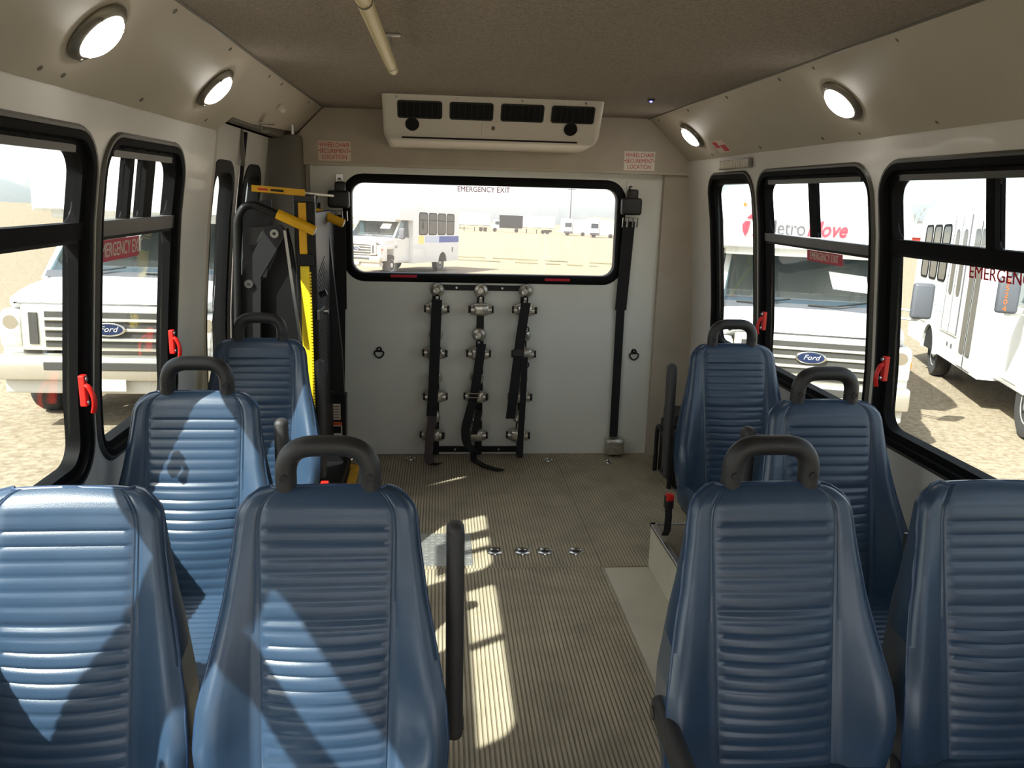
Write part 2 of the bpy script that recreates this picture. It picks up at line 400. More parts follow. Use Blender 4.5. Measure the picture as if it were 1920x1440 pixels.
def screws(par, lst, n, r=.007):
    for p in lst:
        M = frame_m(p, V((0, 1, 0)), V(n).cross(V((0, 1, 0))))
        MB().lathe([(r, 0), (r*.9, .002), (r*.3, .003)], 8, M).build('screw', 'brown_trim', par, 40)
nRc = V((-(1.867-1.657), 0, -(RB-RT))).normalized(); nLc = V(((1.867-1.657), 0, -(LT-LB))).normalized()
def cv(side, t, y, d=0):
    if side > 0: return V((RB+(RT-RB)*t, y, 1.657+.21*t))+nRc*d
    return V((LB+(LT-LB)*t, y, 1.657+.21*t))+nLc*d
screws(c_r1, [cv(1, .92, y) for y in (2.7, 3.2, 3.7, 4.2)]+[cv(1, .08, y) for y in (2.75, 3.3, 3.9)], nRc)
screws(c_r2, [cv(1, .92, y) for y in (2.45, 2.0)]+[cv(1, .08, y) for y in (2.5, 2.1)], nRc)
screws(c_l1, [cv(-1, .92, y) for y in (2.05, 2.55, 3.1)]+[cv(-1, .1, y) for y in (1.75, 1.85, 2.3, 2.9)], nLc)
screws(c_l2, [cv(-1, .92, y, -.006) for y in (3.35, 4.0)], nLc)
# thin dark seam where carpet meets cove
MB().tube([(RT-.002, Y0, 1.866), (RT-.002, BY, 1.866)], .004, 6).build('edge_seam', 'brown_trim', ce)
MB().tube([(LT+.002, Y0, 1.866), (LT+.002, BY, 1.866)], .004, 6).build('edge_seam', 'brown_trim', ce)
# unseen front end behind the camera; windscreen opening enlarged to light the rear panel
def WF(x, z, d): return V((x, Y0+d, z))
mb = MB(); sheet(mb, XC-1.2, XC+1.2, -.12, 1.95, [rrect(XC-1.06, XC+1.06, .42, 1.72, .1)], WF, 0, -.05)
tag(mb.build('wall_front', 'wall'), 'front end wall with the windscreen opening', 'wall', kind='structure')

# ------------------------------------------------------------------ windows
def side_window(n, fn, a, b, label, style, flip):
    w = thing('window_%d' % n, label, 'window', kind='structure')
    L = rrect(a, b, WZ0, WZ1, .105)
    fb = MB(); sweep_loop(fb, L, [(-.004, .003), (.010, .009), (.022, .006), (.026, -.008), (.044, -.010), (.046, -.046), (.0, -.046), (.0, .0)], fn); fb.build('frame', 'frame_black', w, 40)
    tb = MB(); sweep_loop(tb, L, [(-.010, .001), (-.004, .008), (.003, .008), (.004, .001)], fn); tb.build('trim_bead', 'rail_olive', w, 50)
    g = .045; rz = {'olive': 1.313, 'black': 1.337}.get(style, 1.347); rh = .016 if style == 'olive' else .02
    if style == 'fixed':
        gb = MB(); loop_face(gb, rrect(a+g, b-g, WZ0+g, WZ1-g, .07), fn, -.028, -.031); gb.build('pane', 'pane', w)
        return w
    rb = MB(); 
    def bar(mb, a0, a1, z0, z1, d0, d1):
        mb.add([fn(a0, z0, d0), fn(a1, z0, d0), fn(a1, z1, d0), fn(a0, z1, d0), fn(a0, z0, d1), fn(a1, z0, d1), fn(a1, z1, d1), fn(a0, z1, d1)],
               [(0, 1, 2, 3), (4, 5, 6, 7), (0, 1, 5, 4), (1, 2, 6, 5), (2, 3, 7, 6), (3, 0, 4, 7)])
    bar(rb, a+.03, b-.03, rz-rh, rz+rh, -.006, -.044); rb.build('middle_rail', 'rail_olive' if style in ('olive', 'left2') else 'frame_black', w)
    rs = MB(); bar(rs, a+.03, b-.03, rz-rh-.009, rz-rh, -.010, -.044); rs.build('rail_gasket', 'black_rubber', w)
    gb = MB(); loop_face(gb, rrect(a+g, b-g, WZ0+g, rz-.02, .06), fn, -.034, -.037); gb.build('lower_pane', 'pane', w)
    divs = {'left2': [(.37, .030), (.60, .070)], 'left1': [(.56, .03)]}.get(style, [(.5, .034)])
    prev = a+g
    for t, wd in divs+[(1, 0)]:
        y = a+(b-a)*t if t < 1 else b-g
        e = y-wd/2
        gp = MB(); loop_face(gp, rrect(prev, e, rz+.02, WZ1-g, .02 if t < 1 else .05), fn, -.028, -.031); gp.build('sliding_pane', 'pane', w)
        if t < 1:
            db = MB(); bar(db, y-wd/2, y+wd/2, rz+.02, WZ1-.04, -.014, -.042); db.build('sash_bar', 'frame_black', w)
        prev = y+wd/2
    hb = MB(); bar(hb, a+.09, b-.09, WZ1-.052, WZ1-.024, -.009, -.016); hb.build('header', 'rail_olive', w)
    for k in range(5):
        y = a+.14+(b-a-.28)*k/4; p = fn(y, WZ1-.027, .0)
        MB().cyl(fn(y, WZ1-.020, -.004), fn(y, WZ1-.028, -.006), .006, 8).build('screw', 'black_rubber', w)
    # red release latch low on the far jamb
    y = b-.052; z = .955
    lb = MB(); c = fn(y, z, .0); sx = 1 if c.x < XC else -1
    lb.box(-.006, .010, -.010, .010, -.040, .040, .003, M=Matrix.Translation(c+V((sx*.006, 0, 0))))
    lt = lb.build('release_latch', 'red', w)
    lv = MB(); pts = [c+V((sx*.016, -.004, .015)), c+V((sx*.024, -.006, .010)), c+V((sx*.033, -.008, -.008)), c+V((sx*.036, -.008, -.032)), c+V((sx*.030, -.008, -.055))]
    lv.tube(fillet(pts, .02, 4), .008, 8, sy=.7); lv.build('lever', 'red', lt, 50)
    MB().cyl(c+V((sx*.014, 0, .03)), c+V((sx*.019, 0, .03)), .006, 8).build('rivet', 'steel', lt)
    MB().cyl(c+V((sx*.014, 0, -.03)), c+V((sx*.019, 0, -.03)), .006, 8).build('rivet', 'steel', lt)
    return w
w1 = side_window(1, WR, *RW[0], 'narrow fixed side window with rounded corners beside the beige corner post', 'fixed', 0)
w2 = side_window(2, WR, *RW[1], 'sliding side window with a solid pink exit decal and an olive middle rail', 'olive', 0)
w3 = side_window(3, WR, *RW[2], 'sliding side window with bare red exit lettering under a black rail', 'black', 0)
w4 = side_window(4, WL, *LW[0], 'short side window with three sliding panes next to the lift door pillar', 'left2', 1)
w5 = side_window(5, WL, *LW[1], 'wide side window in front of the short three-pane one', 'left1', 1)
k = 6
for fn, (a, b), s in ((WR, RW[3], 'right'), (WR, RW[4], 'right'), (WL, LW[2], 'left'), (WL, LW[3], 'left')):
    side_window(k, fn, a, b, 'sliding side window further toward the windscreen', 'black', 0)['group'] = 'side windows toward the windscreen'; k += 1
# decals on panes
def decal_side(w, fn, y0, y1, z0, z1, sx, rect=True):
    c = fn((y0+y1)/2, (z0+z1)/2, -.0325); M = frame_m(c, (0, -1, 0) if sx > 0 else (0, 1, 0), fn(y0, z1, 0)-fn(y0, z0, 0))
    if rect:
        d = MB(); d.box(-abs(y1-y0)/2, abs(y1-y0)/2, -(z1-z0)/2, (z1-z0)/2, -.0006, .0003, M=M); dd = d.build('exit_decal', 'pink_decal', w)
        text('decal_lettering', 'EMERGENCY EXIT', (z1-z0)*.95, 'sticker', M @ Matrix.Translation((0, 0, .0009)) @ Matrix.Diagonal((.72, 1, 1, 1)), dd)
    else: text('exit_lettering', 'EMERGENCY EXIT', (z1-z0)*1.35, 'red_ink', M @ Matrix.Diagonal((.95, 1, 1, 1)), w)
decal_side(w2, WR, 2.72, 3.00, 1.243, 1.284, 1)
decal_side(w3, WR, 1.64, 2.05, 1.272, 1.308, 1, False)
decal_side(w4, WL, 2.23, 2.50, 1.255, 1.313, -1)
decal_side(w5, WL, 1.38, 1.69, 1.255, 1.313, -1)
# rear emergency window
wr = thing('window_10', 'wide rear emergency exit window in a thick black rubber frame', 'window', kind='structure')
fb = MB(); sweep_loop(fb, rrect(*RWIN, .10), [(-.010, .009), (.000, .017), (.030, .017), (.037, .010), (.037, -.05), (.012, -.05), (.012, .006), (-.010, .006)], WB); fb.build('frame', 'black_rubber', wr, 40)
gb = MB(); loop_face(gb, rrect(RWIN[0]+.034, RWIN[1]-.034, RWIN[2]+.034, RWIN[3]-.034, .066), WB, -.012, -.016); gb.build('pane', 'rear_pane', wr)
c = onY(907, 356, 4.409); text('exit_lettering', 'EMERGENCY EXIT', .040, 'red_ink', frame_m(c, (1, 0, 0), (0, 0, 1)) @ Matrix.Diagonal((.88, 1, 1, 1)), wr)
for px in (757, 1045):
    p = onY(px, 518 if px < 800 else 525, 4.379); MB().box(p.x-.07, p.x+.07, p.y, p.y+.004, p.z-.007, p.z+.007, .002).build('release_sticker', 'red_ink', wr)

# ------------------------------------------------------------------ seats
def seat_meshes():
    D = {}
    top, bot = .90, .335; Hh = top-bot; rec = math.tan(math.radians(14))
    def hw(z):
        keys = [(bot, .214), (.40, .226), (.46, .230), (.53, .225), (.61, .208), (.70, .189), (.79, .175), (.87, .166), (.90, .160)]
        for (a, p), (b, q) in zip(keys, keys[1:]):
            if z <= b:
                t = (z-a)/(b-a); w = p+(q-p)*t; break
        else: w = .16
        r = .05
        if z > top-r: w = w-r+math.sqrt(max(0, r*r-(z-(top-r))**2))
        return w
    nu = 45; rows = []
    z = bot
    while z < top-.05: rows.append(z); z += .0043
    for i in range(13): rows.append(top-.05+.05*math.sin(math.pi/2*i/12))
    nv = len(rows); per = .0262
    def front(u, zz):
        h = hw(zz); a = abs(u); v = (zz-bot)/Hh; y = -(top-zz)*rec; xs = min(.128-.012*(1-v), h*.74)
        x = math.copysign(a/.66*xs if a < .66 else xs+(a-.66)/.34*(h-xs), u)
        bol = .046*math.exp(-((v-.27)/.25)**2)+.008*max(0, min(1, (.9-v)/.2))
        if a > .66: s = min(1, (a-.66)/.30); y -= bol*(s*s*(3-2*s))
        y -= .018*math.exp(-((v-.34)/.25)**2)*(1-min(1, a/.62)**2)
        if a < .64 and zz < top-.03:
            ph = ((zz-bot) % per)/per; fade = min(1, (.64-a)/.05)
            y -= fade*(.0040*(1-abs(2*ph-1)**5)-.002+.0012*ph)
            if abs(zz-.668) < .006: y += .005*fade
        for sm in (.655, .70):
            if abs(a-sm) < .012: y += .0022
        if a > .90: y += .016*((a-.90)/.10)**2
        if zz > top-.03: y += .020*((zz-(top-.03))/.03)**2
        return V((x, y, zz+.006*(1-u*u)*max(0, (v-.85)/.15)))
    us = [-1+2*i/(nu-1) for i in range(nu)]
    us = sorted(set([round(u, 4) for u in us]+[.655, .70, -.655, -.70, .62, -.62, .64, -.64])); nu = len(us)
    mb = MB(); vs_ = [front(u, zz) for zz in rows for u in us]
    back = [V((u*hw(zz)*.97, -(top-zz)*rec+.05+.04*min(1, (top-zz)/.25)-.012*abs(u)**6, zz)) for zz in rows for u in us]
    n = nu*nv; fs = []
    for j in range(nv-1):
        for i in range(nu-1):
            a = j*nu+i; fs.append((a, a+1, a+nu+1, a+nu)); fs.append((n+a, n+a+nu, n+a+nu+1, n+a+1))
    for j in range(nv-1):
        for i in (0, nu-1): a = j*nu+i; fs.append((a, a+nu, n+a+nu, n+a))
    for i in range(nu-1):
        a = (nv-1)*nu+i; fs.append((a, a+1, n+a+1, n+a)); fs.append((i, i+1, n+i+1, n+i))
    mb.add(vs_, fs[:]) if False else mb.add(vs_+back, fs)
    D['back'] = mb.mesh('backrest', 'vinyl', 50)
    path = [front(-1, zz) for zz in rows[::3]]+[front(u, rows[-1]) for u in us[::2]]+[front(1, zz) for zz in rows[::-3]]
    path = [p+V((0, .004, 0)) for p in path]
    D['pipe'] = MB().tube(path, .0042, 6).mesh('piping', 'piping', 60)
    # cushion
    def cush(u, t):     # t 0 front .. 1 rear
        y = -.60+.50*t; x = u*.222; zt = .385-.02*t; a = abs(u)
        if a > .66: zt += .022*((a-.66)/.34)
        if a < .66: zt += .005*abs(math.sin(math.pi*((y*1.0) % .0262)/.0262))**.6
        if t < .12: zt -= .045*((.12-t)/.12)**2
        if a > .9: zt -= .03*((a-.9)/.1)**2
        return V((x, y, zt))
    mb = MB(); mu, mv = 25, 90; us2 = [-1+2*i/(mu-1) for i in range(mu)]
    vv = [cush(u, j/(mv-1)) for j in range(mv) for u in us2]; low = [V((u*.215, -.595+.49*j/(mv-1), .295)) for j in range(mv) for u in us2]; n = mu*mv; fs = []
    for j in range(mv-1):
        for i in range(mu-1): a = j*mu+i; fs += [(a, a+1, a+mu+1, a+mu), (n+a, n+a+mu, n+a+mu+1, n+a+1)]
        for i in (0, mu-1): a = j*mu+i; fs.append((a, a+mu, n+a+mu, n+a))
    for i in range(mu-1):
        for j in (0, mv-1): a = j*mu+i; fs.append((a, a+1, n+a+1, n+a))
    mb.add(vv+low, fs); D['cush'] = mb.mesh('seat_cushion', 'vinyl', 50)
    hp = fillet([(-.080, .030, .80), (-.080, .030, .984), (.080, .030, .984), (.080, .030, .80)], .056, 10)
    D['handle'] = MB().tube(hp, .0205, 14).mesh('grab_handle', 'black_plastic', 60)
    D['screw'] = MB().cyl((0, 0, 0), (0, -.004, 0), .008, 10).mesh('screw', 'dark_metal', 40)
    D['arm'] = MB().box(-.018, .018, -.026, .026, 0, .47, .016, 4).mesh('armrest', 'armrest', 50)
    D['armb'] = MB().cyl((-.020, 0, .03), (.020, 0, .03), .014, 12).mesh('armrest_pivot', 'dark_metal', 40)
    def base(h0):
        mb = MB(); mb.box(-.20, .20, -.58, -.10, .265, .294, .004)
        for sx in (-1, 1):
            mb.tube(fillet([(sx*.15, -.52, h0+.012), (sx*.15, -.47, .27)], .01), .014, 8); mb.tube([(sx*.15, -.18, h0+.012), (sx*.15, -.2, .27)], .014, 8)
            mb.box(sx*.15-.02, sx*.15+.02, -.56, -.12, h0+.001, h0+.014)
            mb.tube(fillet([(sx*.17, -.2, .28), (sx*.17, -.06, .30), (sx*.15, .05, .78)], .06), .013, 8)
        return mb.mesh('frame', 'dark_metal', 50)
    D['base'] = base(0.0065); D['base_box'] = base(.19)
    D['stalk'] = MB().ribbon([(0, .02, -.12), (0, -.005, -.09), (0, -.01, -.03), (0, 0, 0)], (1, 0, 0), .026, .006).mesh('buckle_stalk', 'webbing', 40)
    D['buckle'] = MB().box(-.017, .017, -.012, .012, -.002, .05, .004).mesh('buckle', 'black_plastic', 40)
    D['button'] = MB().box(-.014, .014, -.014, .008, .03, .056, .003).mesh('release_button', 'red', 40)
    return D
SM = seat_meshes()
def seat(x, y, label, handle, arm, box=False, buckle=None, rz=0):
    t = thing('bus_seat', label, 'seat', (x, y, 0), rz, 'blue vinyl passenger seats')
    b = link('backrest', SM['back'], t); link('piping', SM['pipe'], b)
    link('seat_cushion', SM['cush'], t); link('frame', SM['base_box' if box else 'base'], t)
    if handle:
        h = link('grab_handle', SM['handle'], t)
        for sx in (-1, 1): link('screw', SM['screw'], h, (sx*.080, .010, .925))
    if arm:
        ax, pose = arm
        a = link('armrest', SM['arm'], t); link('armrest_pivot', SM['armb'], a)
        if pose == 'up': a.location = (ax, .01, .355); a.rotation_euler = (math.radians(-3), 0, 0)
        else: a.location = (ax, -.06, .47); a.rotation_euler = (math.radians(93), 0, 0)
    if buckle:
        k = link('buckle', SM['buckle'], t, buckle); link('buckle_stalk', SM['stalk'], k); link('release_button', SM['button'], k)
    return t
seat(-.212, 1.45, 'blue seat with grab handle whose upright armrest stands over the sunlit aisle', True, (.245, 'up'))
seat(-.685, 1.45, 'blue seat without grab handle, crossed by a window pillar shadow, beside the left windows', False, None)
seat(-.670, 2.20, 'sunlit single blue seat beside the short three-pane window', True, (.222, 'up'))
seat(-.675, 3.03, 'single blue seat directly in front of the folded wheelchair lift', True, (.215, 'up'), buckle=(.262, -.24, .375))
seat(.666, 1.45, 'blue seat with grab handle and armrest lowered over the smooth floor strip', True, (-.225, 'down'))
seat(1.147, 1.45, 'shaded blue seat without grab handle beside the window with red lettering', False, None)
seat(1.105, 2.12, 'shaded single blue seat below the pillar between two sliding windows', True, (-.215, 'up'))
seat(1.155, 3.01, 'shaded single blue seat with red buckle beside the narrow fixed window', True, (-.235, 'up'), box=True, buckle=(-.292, -.24, .325))

# wheel box under the right-hand seats
t = thing('wheel_box', 'beige wheel housing box with metal trim under the seat with red buckle', 'wheel box', (.85, 2.9, 0))
MB().box(0, .55, -.80, .045, .0, .183, .004).build('body', 'smooth_floor', t)
MB().box(-.004, .02, -.80, .049, .176, .189, .002).build('edge_trim', 'steel', t)
MB().box(-.004, .55, .028, .049, .176, .189, .002).build('edge_trim', 'steel', t)
MB().box(.022, .55, -.80, .026, .183, .186).build('top_mat', 'floor_base', t)

# ------------------------------------------------------------------ lamps and ceiling fittings
def lamp(side, y, label):
    c = cv(side, .5, y, .0); n = nRc if side > 0 else nLc
    M = frame_m((0, 0, 0), (0, 1, 0), n.cross(V((0, 1, 0))))
    if (M.to_3x3() @ V((0, 0, 1))).dot(n) < 0: M = frame_m((0, 0, 0), (0, -1, 0), n.cross(V((0, -1, 0))))
    t = thing('cove_lamp', label, 'lamp', c, group='round cove lamps')
    MB().lathe([(.074, .0005), (.076, .005), (.072, .010), (.057, .016), (.053, .012), (.053, .001)], 40, M).build('bezel', 'bezel', t, 30)
    MB().lathe([(.0535, .010), (.052, .022), (.040, .029), (.02, .032), (.004, .033)], 36, M).build('lens', 'lamp', t, 60)
    for k in range(3):
        a = k*2.1+.5; p = M @ V((.065*math.cos(a), .065*math.sin(a), .0165)); MB().cyl(p, p+n*.003, .004, 8).build('screw', 'brown_trim', t)
lamp(1, 2.44, 'round white cove lamp above the window with olive middle rail')
lamp(1, 3.92, 'small round white cove lamp beside the pink warning sticker')
lamp(-1, 1.82, 'large round white cove lamp above the wide window on the lift side')
lamp(-1, 2.70, 'round white cove lamp above the short three-pane window')
t = thing('ceiling_grab_rail', 'cream tube grab rail hanging below the carpeted ceiling', 'grab rail', (-.138, 2.0, 1.8))
MB().tube([(-.012, -1.6, .004), (.0, .40, 0)], .0155, 14).build('tube', 'cream', t, 60)
MB().cyl((.0, .385, 0), (.0005, .465, 0), .0148, 14).build('end_sleeve', 'cream', t, 60)
MB().tube([(0, .383, 0), (0, .387, 0)], .0162, 14).build('joint_ring', 'brown_trim', t, 60)
MB().tube([(-.004, -.385, 0), (-.004, -.38, 0)], .0162, 14).build('joint_ring', 'brown_trim', t, 60)
for yy in (.30, -1.2):
    MB().box(-.03, .03, yy-.012, yy+.012, .060, .0665, .002).build('ceiling_bracket', 'steel', t)
    MB().cyl((0, yy, .0), (0, yy, .062), .007, 10).build('stem', 'steel', t, 50)
p = onZ(1221, 186, 1.866); t = thing('indicator_light', 'tiny blue LED indicator on the carpeted ceiling', 'light', p)
MB().lathe([(.017, .0), (.015, -.006), (.008, -.008)], 16).build('bezel', 'black_plastic', t, 40); MB().lathe([(.006, -.007), (.005, -.011), (.002, -.013)], 12).build('led', 'led_blue', t, 50)
t = thing('marker_light', 'small oblong white light on the cove above the lift doors', 'light', cv(-1, .63, 3.63, -.004))
M = frame_m((0, 0, 0), (0, 1, 0), nLc.cross(V((0, 1, 0)))); sgn = 1 if (M.to_3x3() @ V((0, 0, 1))).dot(nLc) > 0 else -1
MB().box(-.045, .045, -.015, .015, -.004, .004, .003, M=M).build('base', 'ac_shell', t); MB().box(-.038, .038, -.011, .011, min(0, sgn*.018), max(0, sgn*.018), .005, M=M).build('lens', 'sticker', t)
t = thing('door_latch_bracket', 'small steel latch bracket under the lintel over the lift doors', 'latch', (-.72, 3.55, 1.724))
MB().box(-.03, .03, -.02, .02, -.006, 0, .001).build('plate', 'steel', t); MB().tube(fillet([(-.02, 0, -.004), (-.02, -.01, -.035), (.01, -.02, -.035)], .015), .005, 8).build('hook', 'steel', t, 60)
MB().cyl((.10, .03, -.002), (.10, .03, -.04), .008, 8).build('pin', 'steel', t, 60)

# ------------------------------------------------------------------ air conditioner
ax0, ax1 = -.252, .712
t = thing('air_conditioner', 'beige ceiling air conditioner with four black vents above the rear window', 'air conditioner', ((ax0+ax1)/2, 4.0, 1.68))
cx = (ax0+ax1)/2; w = (ax1-ax0)/2
def acY(z): return 3.635+(1.85-z)*.55-4.0      # sloping front face
prof = [(acY(1.866), .186), (acY(1.72), .04), (acY(1.705)+.012, .014), (acY(1.70)+.045, .002), (.20, .0), (.32, .0), (.32, .186)]
hv = []
vents = [(-.420, -.222), (-.195, .0), (.028, .222), (.250, .447)]
body = MB(); n = len(prof)
ring = lambda xx, ins: [V((xx, y_+(ins if i < 4 else 0)*.3, z_+(ins*.5 if 0 < i < 4 else 0))) for i, (y_, z_) in enumerate(prof)]
rings = [ring(-w, .05), ring(-w+.012, .018), ring(-w+.03, 0), ring(w-.03, 0), ring(w-.012, .018), ring(w, .05)]
vv = [p for r in rings for p in r]; fs = []
for i in range(5):
    for k in range(n): 
        fs.append((i*n+k, i*n+(k+1) % n, (i+1)*n+(k+1) % n, (i+1)*n+k))
fs += [tuple(range(n)), tuple(range(5*n, 6*n))]
body.add(vv, fs); body.build('body', 'ac_shell', t, 35)
fdir = V((0, acY(1.72)-acY(1.866), -.146)).normalized()       # down the front face
fn_ = V((1, 0, 0)).cross(fdir).normalized()
if fn_.y > 0: fn_ = -fn_
def acp(x, s, d=0):   # s metres down the face from its top edge
    return V((x, acY(1.866), .186))+fdir*s+fn_*d
for a, b in vents:
    c = acp((a+b)/2, .066); M = frame_m(c, (1, 0, 0), -fdir); hw_ = (b-a)/2-.006
    vn = MB(); vn.box(-hw_, hw_, -.035, .035, -.002, .002, .0015, M=M); vent = vn.build('vent', 'void', t)
    rg = MB(); sweep_loop(rg, rrect(-hw_, hw_, -.036, .036, .008, 3), [(-.004, 0), (-.003, .004), (.003, .004), (.004, 0)], lambda p, q, d: M @ V((p, q, d))); rg.build('vent_rim', 'louver', vent)
    for k in range(7):
        x = -hw_+.012+(2*hw_-.024)*k/6; MB().box(x-.0015, x+.0015, -.033, .033, .001, .006, M=M).build('louver', 'louver', vent)
for x in (-.355, .345):
    M = frame_m(acp(x, .132), (1, 0, 0), -fdir)
    MB().lathe([(.030, 0), (.030, .004), (.024, .006), (.022, .003)], 24, M).build('round_nozzle', 'void', t, 40)
M = frame_m(acp(.0, .138), (1, 0, 0), -fdir)
MB().box(-.05, .05, -.038, .030, .0, .002, .001, M=M).build('centre_plate', 'ac_shell', t)
MB().prism([M @ V((x, y, .002)) for x, y in ((-.03, 0), (0, .009), (.03, 0), (0, -.009))], fn_*.001).build('badge', 'sticker_faded', t)
MB().lathe([(.009, .002), (.009, .006), (.004, .008)], 14, M).build('knob', 'brown_trim', t, 40)
MB().box(-w+.08, w-.10, acY(1.702)+.006, acY(1.702)+.013, .0125, .020).build('drip_slot', 'void', t)
for x in (-.42, -.16, .12, .40): MB().lathe([(.006, 0), (.005, .003)], 8, frame_m(acp(x, .012), (1, 0, 0), -fdir)).build('screw', 'steel', t)

# ------------------------------------------------------------------ stickers on bulkhead and cove
for px, py, lab, m in ((627, 283, 'red and white wheelchair sticker above the folded lift', 'sticker_faded'), (1199, 302, 'red and white wheelchair sticker above the belt with silver retractor', 'sticker')):
    c = onY(px, py, BY-.0005); t = thing('wheelchair_sticker', lab, 'sticker', c)
    MB().box(-.083, .083, -.0012, .0, -.049, .049).build('card', m, t)
    for s, dz, sz in (('WHEELCHAIR', .029, .031), ('•SECUREMENT•', -.001, .030), ('LOCATION', -.031, .031)):
        text('lettering', s, sz, 'red_ink', frame_m((0, -.0016, dz), (1, 0, 0), (0, 0, 1)) @ Matrix.Diagonal((.80, 1, 1, 1)), t, ext=.0003)
c = cv(1, .20, 3.70, .0006); M = frame_m(c, (0, -1, 0), (RT-RB, 0, .21))
t = thing('cove_sticker', 'small pale red-printed sticker on the cove beside the small lamp', 'sticker')
MB().box(-.075, .075, -.035, .035, -.0004, .0006, M=M).build('card', 'sticker_faded', t)
MB().box(-.068, -.012, -.006, .03, .0006, .0010, M=M).build('print_block', 'pink_decal', t); MB().box(.0, .066, -.03, .008, .0006, .0010, M=M).build('print_block', 'pink_decal', t)
t = thing('vent_strip', 'grey slotted vent strip on the wall above the narrow fixed window', 'vent strip')
MB().box(1.303, 1.318, 3.42, 3.80, 1.598, 1.640, .003).build('base', 'mesh_grey', t)
for k in range(18): MB().box(1.300, 1.304, 3.432+k*.0204, 3.442+k*.0204, 1.603, 1.635).build('slot', 'sticker', t)

# ------------------------------------------------------------------ floor anchors
def anchor(p, lab, r=.036):
    t = thing('floor_anchor', lab, 'floor anchor', (p.x, p.y, .0063), group='round steel floor anchors')
    MB().lathe([(r, 0), (r*.96, .004), (r*.7, .006), (r*.55, .003), (r*.5, .001)], 24).build('ring', 'chrome', t, 40)
    MB().lathe([(r*.5, .0005), (r*.45, .002), (r*.1, .0025)], 16).build('socket', 'dark_metal', t, 40)
    MB().box(-r*.08, r*.08, -r*.45, r*.45, .0018, .0034, .0006).build('cross_pin', 'dark_metal', t)
for px, lab in ((928, 'round floor anchor half in the sunlit patch beside the metal plate'), (980, 'second round floor anchor in the row of four from the metal plate'), (1022, 'third round floor anchor in the row of four from the metal plate'), (1080, 'last round floor anchor in the row of four, nearest the wheel box')): anchor(onZ(px, 1034, .006), lab)
for px, py, lab in ((770, 860, 'floor anchor at the rear wall below the left ring'), (1028, 863, 'floor anchor at the rear wall beside the third strap rack'), (1140, 866, 'floor anchor below the silver belt retractor')): anchor(onZ(px, py, .006), lab, .028)

# ------------------------------------------------------------------ strap storage rack with tie-down retractors
WY = 4.392
t = thing('strap_rack', 'black flat-bar rack below the rear window carrying the retractors', 'rack', (.22, WY, 0))
cols = [-.022, .222, .462]
MB().box(-.262, .27, -.012, -.001, .945, .975, .002).build('top_bar', 'black_paint', t); MB().box(-.262, .26, -.012, -.001, .018, .052, .002).build('bottom_bar', 'black_paint', t)
for x in (-.13, .12): MB().cyl((x, -.012, .960), (x, -.016, .960), .006, 10).build('bolt', 'steel', t); MB().cyl((x, -.012, .035), (x, -.016, .035), .006, 10).build('bolt', 'steel', t)
for x in cols: MB().box(x-.22-.020, x-.22+.020, -.018, -.008, -.0, .97, .002).build('upright_bar', 'black_paint', t)
def retractor_meshes():
    D = {}
    D['body'] = MB().box(-.046, .046, -.070, -.004, -.034, .032, .018, 3).mesh('housing', 'dull_chrome', 50)
    D['barrel'] = MB().cyl((-.056, -.040, -.002), (.056, -.040, -.002), .028, 16).mesh('spool', 'dull_chrome', 50)
    D['knob'] = MB().cyl((-.006, -.040, -.002), (.006, -.040, -.002), .020, 14).mesh('knob', 'dark_metal', 50)
    M = Matrix.Rotation(math.radians(90), 4, 'X')
    D['disc'] = MB().lathe([(.038, 0), (.040, .010), (.034, .022), (.020, .027), (.014, .022)], 22, Matrix.Translation((0, -.004, .098)) @ M).mesh('anchor_disc', 'dull_chrome', 40)
    D['neck'] = MB().box(-.016, .016, -.024, -.006, .022, .085, .005).mesh('neck', 'dull_chrome', 40)
    D['loop'] = MB().tube(fillet([(-.012, -.02, .03), (-.012, -.03, .07), (.012, -.03, .07), (.012, -.02, .03)], .012), .004, 6).mesh('hook', 'black_paint', 60)
    return D
RMs = retractor_meshes()
colname = ('with the long faded strap', 'with the silver adjuster', 'with the short loose strap end')
rowname = ('topmost', 'second', 'third', 'lowest')
for ci, x in enumerate(cols):
    for ri, z in enumerate((.850, .605, .360, .135)):
        xx = x-.006*ri+(.008 if ci != 1 else 0)
        r = thing('tie_down_retractor', '%s chrome tie-down retractor in the rack column %s' % (rowname[ri], colname[ci]), 'retractor', (xx, WY-.018, z), math.radians(random.uniform(-12, 12)), 'chrome tie-down retractors')
        link('housing', RMs['body'], r); link('spool', RMs['barrel'], r)
        link('knob', RMs['knob'], r, (-.062, 0, 0)); link('knob', RMs['knob'], r, (.062, 0, 0))
        link('anchor_disc', RMs['disc'], r); link('neck', RMs['neck'], r); link('hook', RMs['loop'], r)
def wpts(l, Y): return [onY(a, b, Y+dy) for a, b, dy in l]
def strap(name, lab, pts, w, m, end=True):
    t = thing(name, lab, 'strap', group='black webbing straps on the rack')
    P = []
    for i in range(len(pts)-1):
        for k in range(4):
            q = k/4; p0 = pts[max(i-1, 0)]; p1 = pts[i]; p2 = pts[i+1]; p3 = pts[min(i+2, len(pts)-1)]
            P.append(.5*((2*p1)+(p2-p0)*q+(2*p0-5*p1+4*p2-p3)*q*q+(-p0+3*p1-3*p2+p3)*q**3))
    P.append(pts[-1])
    MB().ribbon(P, (1, 0, 0), w, .004).build('webbing', m, t, 50)
    return t
s = strap('webbing_strap', 'long strap with a faded lower end looped onto the floor', wpts([(819, 562, 0), (816, 640, -.005), (813, 720, 0), (809, 780, -.01)], 4.292), .056, 'webbing')
MB().ribbon(wpts([(812, 776, -.015), (806, 815, -.03), (803, 860, -.06), (810, 872, -.10), (822, 868, -.14)], 4.30), (1, 0, 0), .046, .005).build('faded_end', 'faded_webbing', s, 50)
